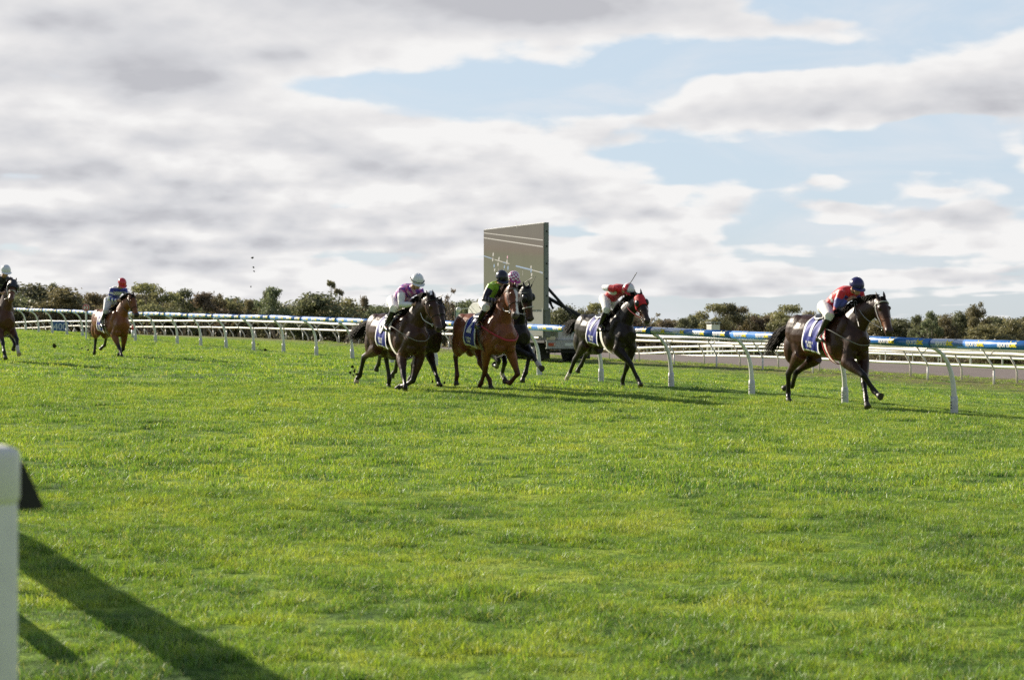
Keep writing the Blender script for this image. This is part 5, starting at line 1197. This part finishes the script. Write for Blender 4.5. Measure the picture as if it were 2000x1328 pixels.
def make_tree(kind, seed):
    """returns trunk mesh, crown mesh, both for a tree 1 unit = 1 m tall 12, about 10 wide"""
    r = random.Random(seed); H = 12.0; mb = MB(); blobs = []
    if kind == 'umbrella':
        pts = [(0, 0, -1), (.1, 0, 4), (.3, .1, 8), (.2, 0, 10.6)]; mb.tube(catmull(pts, 4), [.22 - .012 * i for i in range(13)], 6)
        for k in range(4): a = k * 1.6 + .3; mb.tube([(.25, 0, 9.0), (.25 + .8 * math.cos(a), .8 * math.sin(a), 10.9)], [.09, .04], 5)
        for k in range(6): a = k * 1.05; blobs.append(((.2 + 1.2 * math.cos(a), 1.2 * math.sin(a), 11.1 + r.uniform(-.2, .2)), (1.0, 1.0, .38)))
        cnt, sz = 800, .20
    elif kind == 'dense':
        mb.tube([(0, 0, -1), (0, 0, 3), (.3, 0, 7)], [.4, .3, .15], 8)
        for k in range(5): a = k * 1.26; mb.tube([(0, 0, 2 + k * .3), (1.8 * math.cos(a), 1.8 * math.sin(a), 5), (3 * math.cos(a), 3 * math.sin(a), 7.5)], [.18, .12, .05], 5)
        for k in range(16):
            a = r.uniform(0, 6.28); q = r.random() ** .6; z = r.uniform(3.0, 10.2); w = (1 - abs(z - 6) / 9) * 3.6
            s = r.uniform(1.2, 2.1); blobs.append(((w * q * math.cos(a), w * q * math.sin(a), z), (s * 1.25, s * 1.25, s * .85)))
        blobs.append(((0, 0, 10.4), (1.8, 1.8, 1.4))); cnt, sz = 9000, .20
    elif kind == 'dome':
        mb.tube([(0, 0, -1), (0, 0, 4), (0, 0, 8)], [.4, .3, .1], 8)
        for k in range(14): a = k * 2.4; q = math.sqrt(k / 14) * 2.6; blobs.append(((q * math.cos(a), q * math.sin(a), 9.6 - q * q * .33), (1.6, 1.6, 2.2)))
        for k in range(8): a = k * .785; blobs.append(((3 * math.cos(a), 3 * math.sin(a), 5.2), (1.3, 1.3, 2.4)))
        cnt, sz = 6500, .21
    else:      # open gum: several limbs, separate flattened leaf heads
        lean = r.uniform(-.6, .6); nl = r.randint(5, 7)
        mb.tube(catmull([(0, 0, -1), (.1 * lean, 0, 1.5), (.5 * lean, .1, 3.6)], 3), [.36, .34, .32, .30, .29, .28, .27], 7)
        base = Vector((.5 * lean, .1, 3.4))
        for k in range(nl):
            a = k * 2 * math.pi / nl + r.uniform(-.5, .5); reach = r.uniform(1.4, 4.6); top = r.uniform(7.2, 11.0) - reach * .35
            if k == 0: reach, top = .8, 11.0
            e = Vector((reach * math.cos(a), reach * math.sin(a), top)); mid = base.lerp(e, .5) + Vector((math.cos(a) * .5, math.sin(a) * .5, -.3))
            P = catmull([base, mid, e], 4); mb.tube(P, [.20 - .018 * i for i in range(len(P))], 6)
            for j in range(r.randint(2, 4)):
                o = Vector((r.uniform(-1.6, 1.6), r.uniform(-1.6, 1.6), r.uniform(-.9, .8))); c = e + o
                mb.tube([mid.lerp(e, r.uniform(.3, 1)), c], [.07, .03], 4); s = r.uniform(.85, 1.5)
                blobs.append((tuple(c), (s * 1.35, s * 1.35, s * .72)))
        cnt, sz = 5600, .21
        if kind == 'thin': blobs = [(c, tuple(x * .62 for x in q)) for c, q in blobs]; cnt = 900
    V, F = leaves(blobs, cnt, sz, seed); return mb, V, F
PROTO = {}
for key, kind, seed, lm, bm_ in (('gum_a', 'open', 3, 0, BARK), ('gum_b', 'open', 11, 1, BARK), ('gum_c', 'open', 27, 2, BARK), ('gum_d', 'open', 44, 0, BARKD), ('dense_a', 'dense', 5, 1, BARKD), ('dense_b', 'dense', 9, 0, BARKD), ('dense_c', 'dense', 14, 2, BARKD), ('dome', 'dome', 6, 1, BARKD), ('umb', 'umbrella', 2, 0, BARK), ('thin', 'thin', 31, 2, BARK)):
    mb, V, F = make_tree(kind, seed); PROTO[key] = (mb.mesh('trunk', bm_, True), mesh_np('crown', V, F, LEAF[lm]), V[:, 2].max(), np.percentile(np.abs(V[:, 0]), 97) * 2)
NAMES = {'gum': 'gum_tree', 'dens': 'bushy_tree', 'dome': 'round_tree', 'umb': 'umbrella_gum', 'thin': 'bare_tree'}
def tree(px, ytop, wpx, key, Y, label, cat='tree'):
    x = at_px(px, Y); g = gz(x, Y) - .2; s = FPX / Y; H = EYE + (HOR - ytop) / s - g
    tr, cr, h0, w0 = PROTO[key]; sz = H / h0; sw = wpx / s / w0
    nm = next(v for k, v in NAMES.items() if key.startswith(k))
    root = empty(nm, (x, Y, g), random.uniform(0, 6.28)); sw *= 1.28; root.scale = (sw, sw, sz); tag(root, label, cat, 'trees along the horizon')
    for n, me in (('trunk', tr), ('crown', cr)): o = bpy.data.objects.new(n, me); COL.objects.link(o); o.parent = root
TREES = [
 (-18, 556, 80, 'dense_a', 330, 'dark tree at the far left edge, partly outside the frame'), (66, 550, 84, 'dense_a', 345, 'dark bushy tree just right of the leftmost rider'), (100, 550, 40, 'gum_b', 370, 'dark tree top poking up behind the broad lime olive tree'), (122, 557, 100, 'dense_b', 325, 'broad lime olive tree with a rounded crown at left'),
 (182, 569, 56, 'gum_c', 335, 'brown tinged tree directly left of the rider in the red cap'), (212, 573, 50, 'dense_c', 350, 'reddish brown tree behind the rider in the red cap'), (292, 551, 96, 'gum_a', 325, 'tall olive gum directly right of the bay horse'), (318, 560, 60, 'gum_d', 355, 'dark olive gum overlapping the right side of the tall gum by the bay horse'),
 (362, 561, 56, 'gum_b', 335, 'gum with a flat top, second large one right of the bay horse'), (402, 568, 60, 'gum_c', 325, 'brown orange gum with pale forked trunk, left of the dip in the tree line'), (432, 571, 50, 'gum_d', 345, 'dark brown gum on the right shoulder of the pale forked one'), (462, 580, 20, 'thin', 350, 'spindly little tree standing in the dip of the tree line'),
 (488, 582, 40, 'gum_c', 345, 'small brown gum right of the dip in the tree line'), (538, 557, 62, 'gum_b', 325, 'dark gum with separate leaf heads, tallest one in the middle of the left half'), (524, 560, 34, 'gum_b', 345, 'narrow dark gum on the left side of the tallest one in the left half'), (585, 600, 50, 'dense_c', 335, 'low brown tree in the gap left of the wide dark gum'),
 (615, 568, 84, 'dense_a', 330, 'wide dark gum with a domed top, left of the two lollipop gums'), (648, 546, 13, 'umb', 345, 'taller of two lollipop shaped gums that stick up thinly above the tree line'), (663, 562, 15, 'umb', 335, 'shorter of the two lollipop shaped gums'), (680, 579, 56, 'dense_b', 345, 'olive tree underneath the shorter lollipop gum'),
 (709, 576, 30, 'gum_c', 335, 'small brown gum behind the rump of the horse whose rider wears white and pink'), (738, 596, 60, 'dense_a', 330, 'low dark tree behind the rider in white and pink'), (790, 600, 70, 'dense_b', 340, 'low olive tree hidden behind the white breeches of the rider in white and pink'), (848, 590, 50, 'dense_b', 345, 'olive tree seen behind the ears of the dark horse in the middle'),
 (880, 561, 34, 'thin', 320, 'half bare tree with pinkish twigs, between the middle horses'), (872, 586, 56, 'gum_d', 345, 'yellow olive gum under the half bare tree'), (912, 584, 70, 'dense_a', 355, 'dark rounded tree top behind the cab of the screen truck'), (935, 582, 30, 'gum_d', 370, 'small gum against the left edge of the video screen'),
 (1103, 590, 58, 'dome', 420, 'large dark domed tree right of the video screen'), (1136, 597, 30, 'dome', 430, 'small dark domed tree, next right of the large domed one'), (1168, 590, 58, 'gum_a', 410, 'olive gum directly left of the rider in red and white'), (1150, 602, 40, 'gum_c', 430, 'brown gum between the small dome and the rider in red and white'),
 (1215, 606, 60, 'dense_c', 430, 'brown tree behind the neck of the red hooded horse'), (1281, 610, 28, 'thin', 400, 'small reddish bare tree just right of the red hood'), (1305, 622, 50, 'dense_c', 440, 'low brown tree at the lowest point of the tree line right of the red hood'), (1332, 619, 44, 'gum_b', 430, 'grey olive gum left of the wide spreading one'),
 (1353, 612, 34, 'dense_a', 440, 'dark tree against the left branches of the wide spreading gum'), (1392, 591, 66, 'gum_a', 400, 'left half of the wide spreading gum above the white lookout box'), (1416, 589, 74, 'gum_b', 405, 'tallest gum of the right half, wide and spreading'), (1448, 596, 50, 'gum_a', 410, 'gum on the right flank of the wide spreading one'),
 (1470, 616, 60, 'dense_c', 430, 'brown low tree right of the wide spreading gum'), (1504, 614, 46, 'gum_c', 430, 'brown gum left of the leading horse'), (1535, 593, 68, 'gum_a', 405, 'tall olive gum behind the rump of the leading horse'), (1520, 606, 44, 'dense_b', 420, 'olive bushy tree leaning into the tall gum behind the leading horse'),
 (1580, 606, 50, 'dense_c', 430, 'orange brown tree between the leading horse and its rider'), (1616, 612, 50, 'dense_b', 430, 'olive tree behind the breeches of the leading rider'), (1660, 618, 60, 'dense_a', 440, 'dark tree behind the neck of the leading horse'), (1712, 622, 60, 'dense_b', 430, 'olive tree behind the muzzle of the leading horse'),
 (1756, 620, 50, 'dense_a', 430, 'dark low tree just right of the leading muzzle'), (1790, 612, 34, 'gum_b', 410, 'small airy gum, first peak right of the leading horse'), (1815, 605, 38, 'gum_b', 405, 'airy dark gum, second peak right of the leading horse'), (1800, 624, 60, 'dense_b', 440, 'olive bush like tree below the two airy gums'),
 (1848, 611, 40, 'dense_b', 415, 'olive rounded tree left of the highest tree on the right'), (1876, 606, 44, 'dense_a', 420, 'dark olive tree directly under the highest tree on the right'), (1914, 587, 40, 'gum_d', 400, 'highest tree on the right, a gum with one round head above the rest'), (1905, 606, 60, 'dense_b', 430, 'broad olive tree below the one round head'),
 (1946, 616, 50, 'dense_a', 420, 'dark green tree right of the highest one'), (1972, 618, 46, 'dense_b', 410, 'olive tree near the right edge'), (1996, 617, 40, 'gum_d', 430, 'gum cut by the right edge of the picture'), (1935, 630, 80, 'dense_b', 380, 'low yellow olive tree in front of the group at the right edge')]
for t in TREES: tree(*t)
PEAKS = sorted((t[0], t[1]) for t in TREES)
def line_at(px): return np.interp(px, [0, 200, 460, 580, 720, 900, 1080, 1200, 1310, 1420, 1540, 1700, 1850, 2000], [566, 570, 580, 584, 584, 590, 600, 604, 617, 610, 608, 616, 614, 614])
k = 0
for px in range(-150, 2180, 15):
    Y = random.uniform(345, 380) if px < 960 else random.uniform(440, 500)
    yt = float(line_at(px)) + random.uniform(-2, 18); key = random.choice(['dense_a', 'dense_b', 'dense_c', 'dome', 'dense_b', 'gum_d', 'dense_a'])
    if 940 < px < 1070: continue
    tree(px + random.uniform(-6, 6), yt, random.uniform(44, 72), key, Y, 'low tree filling the belt of wood below the taller crowns')
# scrub band under and in front of the trees
def scrub():
    r = np.random.default_rng(4); blobs = []
    for px in np.arange(-260, 2300, 5.0):
        Y = r.uniform(300, 322) if px < 1080 else r.uniform(375, 400)
        x = at_px(px, Y); g = gz(x, Y); hh = r.uniform(2.0, 4.6) if px < 1080 else r.uniform(2.2, 4.8)
        blobs.append(((x, Y, g + hh * .45), (r.uniform(.9, 2.0), r.uniform(.9, 2), hh * .55)))
    V, F = leaves(blobs, 80000, .22, 8)
    o = bpy.data.objects.new('scrub', mesh_np('scrub', V, F, LEAF[3])); COL.objects.link(o); o['kind'] = 'stuff'; o['label'] = 'brown olive scrub under the trees'; o['category'] = 'scrub'
scrub()

# ------------------------------------------------------------------ thrown turf
CLOD = pmat('turf_clod', (.050, .046, .020), .95, .1, var=.5, vscale=30)
def clod(px, py, Y, r, label, group):
    flat = 'foreground' in label or 'beside the one' in label or 'near post' in label
    bm = bmesh.new(); bmesh.ops.create_icosphere(bm, subdivisions=3, radius=r)
    sd_ = random.uniform(0, 99)
    for v in bm.verts: v.co *= 1 + .75 * mnoise.noise(v.co * (2.0 / r) * .5 + Vector((sd_, 0, 0))); v.co.z *= (.28 if flat else .62)
    me = bpy.data.meshes.new('turf_clod'); bm.to_mesh(me); bm.free(); me.materials.append(CLOD)
    o = bpy.data.objects.new('turf_clod', me); COL.objects.link(o); o.location = (at_px(px, Y), Y, EYE + (HOR - py) / FPX * Y); o.rotation_euler = (0, 0, random.random() * 6) if flat else (random.random() * 6, random.random() * 6, 0)
    tag(o, label, 'turf clod', group)
clod(106, 675.5, 53, .055, 'largest dark clod of turf in the air between the two left horses', 'clods flying behind the bay horse')
for px, py, r in ((151, 671, .02), (160, 680, .028), (172, 683, .04), (176, 671, .02), (158, 689, .02), (167, 677, .018)): clod(px, py, 56, r, 'small flying crumb of turf close behind the bay horse', 'clods flying behind the bay horse')
for px, py, r in ((493, 504, .035), (495, 522, .03), (496, 530, .025), (490, 560, .02)): clod(px, py, 60, r, 'speck of turf high in the air above the rails', 'specks of turf high in the air')
for px, py, r in ((423, 711, .085), (432, 713, .06), (415, 713, .04), (504, 673, .04), (518, 683, .05), (560, 711, .03), (501, 706, .035), (632, 697, .04), (475, 729, .03)): clod(px, py, EYE and 1.0 * 0 + {711: 58, 713: 57, 673: 76, 683: 70, 706: 59, 697: 63, 729: 50}[py], r, 'loose dark clod of turf lying on the grass between the bay and the dark horse', 'clods lying on the track')
for px, py, r in ((688, 716, .03), (692, 724, .035), (684, 728, .025), (697, 731, .03), (690, 733, .02), (845, 745, .03), (868, 747, .03), (854, 752, .025)): clod(px, py, 39, r, 'crumb of earth kicked up by the hooves of the dark horses in the middle', 'crumbs kicked up in the middle of the field')
# ------------------------------------------------------------------ grass blades
def grass_mat():
    m = bpy.data.materials.new('grass_blades'); m.use_nodes = True; N = NT(m.node_tree); m.node_tree.nodes.clear()
    pos = N.n('ShaderNodeNewGeometry').outputs['Position']; s, f = patch_nodes(N, pos)
    rnd = N.n('ShaderNodeObjectInfo').outputs['Random']
    tc_ = N.n('ShaderNodeAttribute', attribute_name='tip').outputs['Fac']; br = N.n('ShaderNodeAttribute', attribute_name='br').outputs['Fac']
    x = N.m('ADD', s, N.m('MULTIPLY', N.m('SUBTRACT', rnd, .5), .10))
    c = N.ramp(x, [(.36, (.060, .175, .028)), (.46, (.165, .34, .034)), (.54, (.285, .45, .038)), (.65, (.45, .54, .080))])
    c = N.mix(N.m('GREATER_THAN', br, .90), c, (.42, .45, .17)); c = N.mix(N.m('MULTIPLY', N.m('GREATER_THAN', .18, br), .7), c, (.10, .20, .065))
    vb_ = N.m('ADD', .55, N.m('MULTIPLY', N.m('FRACT', N.m('MULTIPLY', br, 7.3)), .8)); cb_ = N.n('ShaderNodeCombineXYZ'); [N.link(vb_, cb_.inputs[q]) for q in range(3)]; c = N.mix(1.0, c, cb_.outputs[0], 'MULTIPLY')
    c = N.mix(N.m('MULTIPLY', tc_, .30), c, (.30, .36, .08))
    d = N.n('ShaderNodeBsdfDiffuse'); N.link(c, d.inputs[0]); t = N.n('ShaderNodeBsdfTranslucent'); N.link(N.mix(1, c, (1.25, 1.15, .6), 'MULTIPLY'), t.inputs[0])
    g = N.n('ShaderNodeBsdfGlossy'); g.inputs['Roughness'].default_value = .5; g.inputs[0].default_value = (.95, 1, .95, 1)
    mx = N.n('ShaderNodeMixShader'); mx.inputs[0].default_value = .42; N.link(d.outputs[0], mx.inputs[1]); N.link(t.outputs[0], mx.inputs[2])
    m2 = N.n('ShaderNodeMixShader'); m2.inputs[0].default_value = .06; N.link(mx.outputs[0], m2.inputs[1]); N.link(g.outputs[0], m2.inputs[2])
    o = N.n('ShaderNodeOutputMaterial'); N.link(m2.outputs[0], o.inputs[0]); return m
GM = grass_mat()
def tuft(n, rad, h, w, seed, flop=.5):
    r = np.random.default_rng(seed); V = []; F = []; tip = []; br = []
    for k in range(n):
        a = r.uniform(0, 6.283); q = rad * math.sqrt(r.random()); bx, by = q * math.cos(a), q * math.sin(a)
        hh = h * r.uniform(.45, 1.15); lean = flop * r.random() ** 1.3; la = r.uniform(0, 6.283); fx, fy = math.cos(la), math.sin(la); wa = r.uniform(0, 3.14); wx, wy = math.cos(wa) * w / 2, math.sin(wa) * w / 2
        b0 = len(V); rb = r.random()
        for t, ww in ((-.15, 1), (.35, .95), (.72, .7)):
            L = lean * hh * max(t, 0) ** 1.8 * 1.6; z = hh * t * (1 - .25 * lean * max(t, 0))
            V += [(bx + fx * L - wx * ww, by + fy * L - wy * ww, z), (bx + fx * L + wx * ww, by + fy * L + wy * ww, z)]; tip += [max(t, 0)] * 2; br += [rb] * 2
        L = lean * hh * 1.6; V.append((bx + fx * L, by + fy * L, hh * (1 - .25 * lean))); tip.append(1); br.append(rb)
        F += [(b0, b0 + 1, b0 + 3, b0 + 2), (b0 + 2, b0 + 3, b0 + 5, b0 + 4), (b0 + 4, b0 + 5, b0 + 6)]
    me = bpy.data.meshes.new('tuft'); me.from_pydata(V, [], F); me.materials.append(GM)
    for nm, arr in (('tip', tip), ('br', br)): me.attributes.new(nm, 'FLOAT', 'POINT').data.foreach_set('value', np.array(arr, np.float32))
    return bpy.data.objects.new('tuft', me)
def scatter(name, y0, y1, dens, variants, smin, smax, label, seed):
    r = np.random.default_rng(seed); N_ = int(dens * .5 * .62 * ((y1 + 1) ** 2 - (y0 + 1) ** 2) )
    Y = np.sqrt(r.random(N_) * (y1 ** 2 - y0 ** 2) + y0 ** 2); X = (r.random(N_) - .5) * (.62 * Y + 1.2)
    u, v = uv_of(X, Y); keep = u < 26 - 4 * r.random(N_)
    # thinner turf in the worn strip near the infield rails, small bare scars elsewhere
    keep &= ~((u > 14) & (r.random(N_) < .55))
    sc = np.sin(X * 2.3 + 1.7 * np.sin(Y * .9)) * np.sin(Y * 1.9 + np.cos(X * 1.3) * 2); keep &= ~((sc > .93) & (r.random(N_) < .6))
    X, Y, u = X[keep], Y[keep], u[keep]; Z = ground(X, Y) - .004
    me = bpy.data.meshes.new(name); me.vertices.add(len(X)); me.vertices.foreach_set('co', np.stack([X, Y, Z], 1).astype(np.float32).ravel())
    big = .5 + .5 * np.sin(X * 1.1 + np.sin(Y * .7) * 2) * np.sin(Y * .8 + 1)
    fine_ = np.array([mnoise.noise(Vector((a_ * 1.9, b_ * 1.9, 3))) for a_, b_ in zip(X, Y)])
    size = (smin + (smax - smin) * r.random(len(X))) * (.78 + .30 * big + .70 * fine_).clip(.42, 1.7); size = np.where(u > -.9, size * .72, size)
    a = me.attributes.new('sz', 'FLOAT', 'POINT'); a.data.foreach_set('value', size.astype(np.float32))
    o = bpy.data.objects.new(name, me); COL.objects.link(o); tag(o, label, 'grass', kind='stuff')
    ng = bpy.data.node_groups.new('scatter_' + name, 'GeometryNodeTree')
    ng.interface.new_socket('Geometry', in_out='INPUT', socket_type='NodeSocketGeometry'); ng.interface.new_socket('Geometry', in_out='OUTPUT', socket_type='NodeSocketGeometry')
    n = ng.nodes; gi = n.new('NodeGroupInput'); go = n.new('NodeGroupOutput'); iop = n.new('GeometryNodeInstanceOnPoints'); jn = n.new('GeometryNodeJoinGeometry')
    for t in variants:
        oi = n.new('GeometryNodeObjectInfo'); oi.inputs['Object'].default_value = t; oi.inputs['As Instance'].default_value = True; ng.links.new(oi.outputs['Geometry'], jn.inputs[0])
    ng.links.new(jn.outputs[0], iop.inputs['Instance']); iop.inputs['Pick Instance'].default_value = True
    ng.links.new(gi.outputs[0], iop.inputs['Points'])
    ri = n.new('FunctionNodeRandomValue'); ri.data_type = 'INT'; ri.inputs['Min'].default_value = 0; ri.inputs['Max'].default_value = len(variants) - 1; ng.links.new(ri.outputs['Value'] if ri.outputs['Value'].enabled else ri.outputs[2], iop.inputs['Instance Index'])
    rv = n.new('FunctionNodeRandomValue'); rv.data_type = 'FLOAT_VECTOR'; rv.inputs[0].default_value = (-.12, -.12, 0); rv.inputs[1].default_value = (.12, .12, 6.283); ng.links.new(rv.outputs[0], iop.inputs['Rotation'])
    at = n.new('GeometryNodeInputNamedAttribute'); at.data_type = 'FLOAT'; at.inputs['Name'].default_value = 'sz'; ng.links.new(at.outputs['Attribute'], iop.inputs['Scale'])
    ng.links.new(iop.outputs[0], go.inputs[0])
    md = o.modifiers.new('scatter', 'NODES'); md.node_group = ng
near = [tuft(n_, .08, h_, .0034, s, fl) for s, fl, n_, h_ in ((1, 1.3, 56, .044), (2, 1.8, 52, .042), (3, 1.0, 52, .05), (4, 2.2, 50, .04), (11, 1.2, 64, .056))]
mid = [tuft(40, .12, .050, .0065, s, .9) for s in (5, 6, 7)]
far_ = [tuft(34, .24, .048, .014, s, .8) for s in (8, 9, 10)]
scatter('grass', 7.0, 17, 145, near, .75, 1.25, 'bright green turf in the foreground', 1)
scatter('grass', 17, 40, 50, mid, .8, 1.3, 'green turf of the track around the leading horses', 2)
scatter('grass', 40, 118, 9, far_, .8, 1.3, 'green turf of the track in the distance', 3)
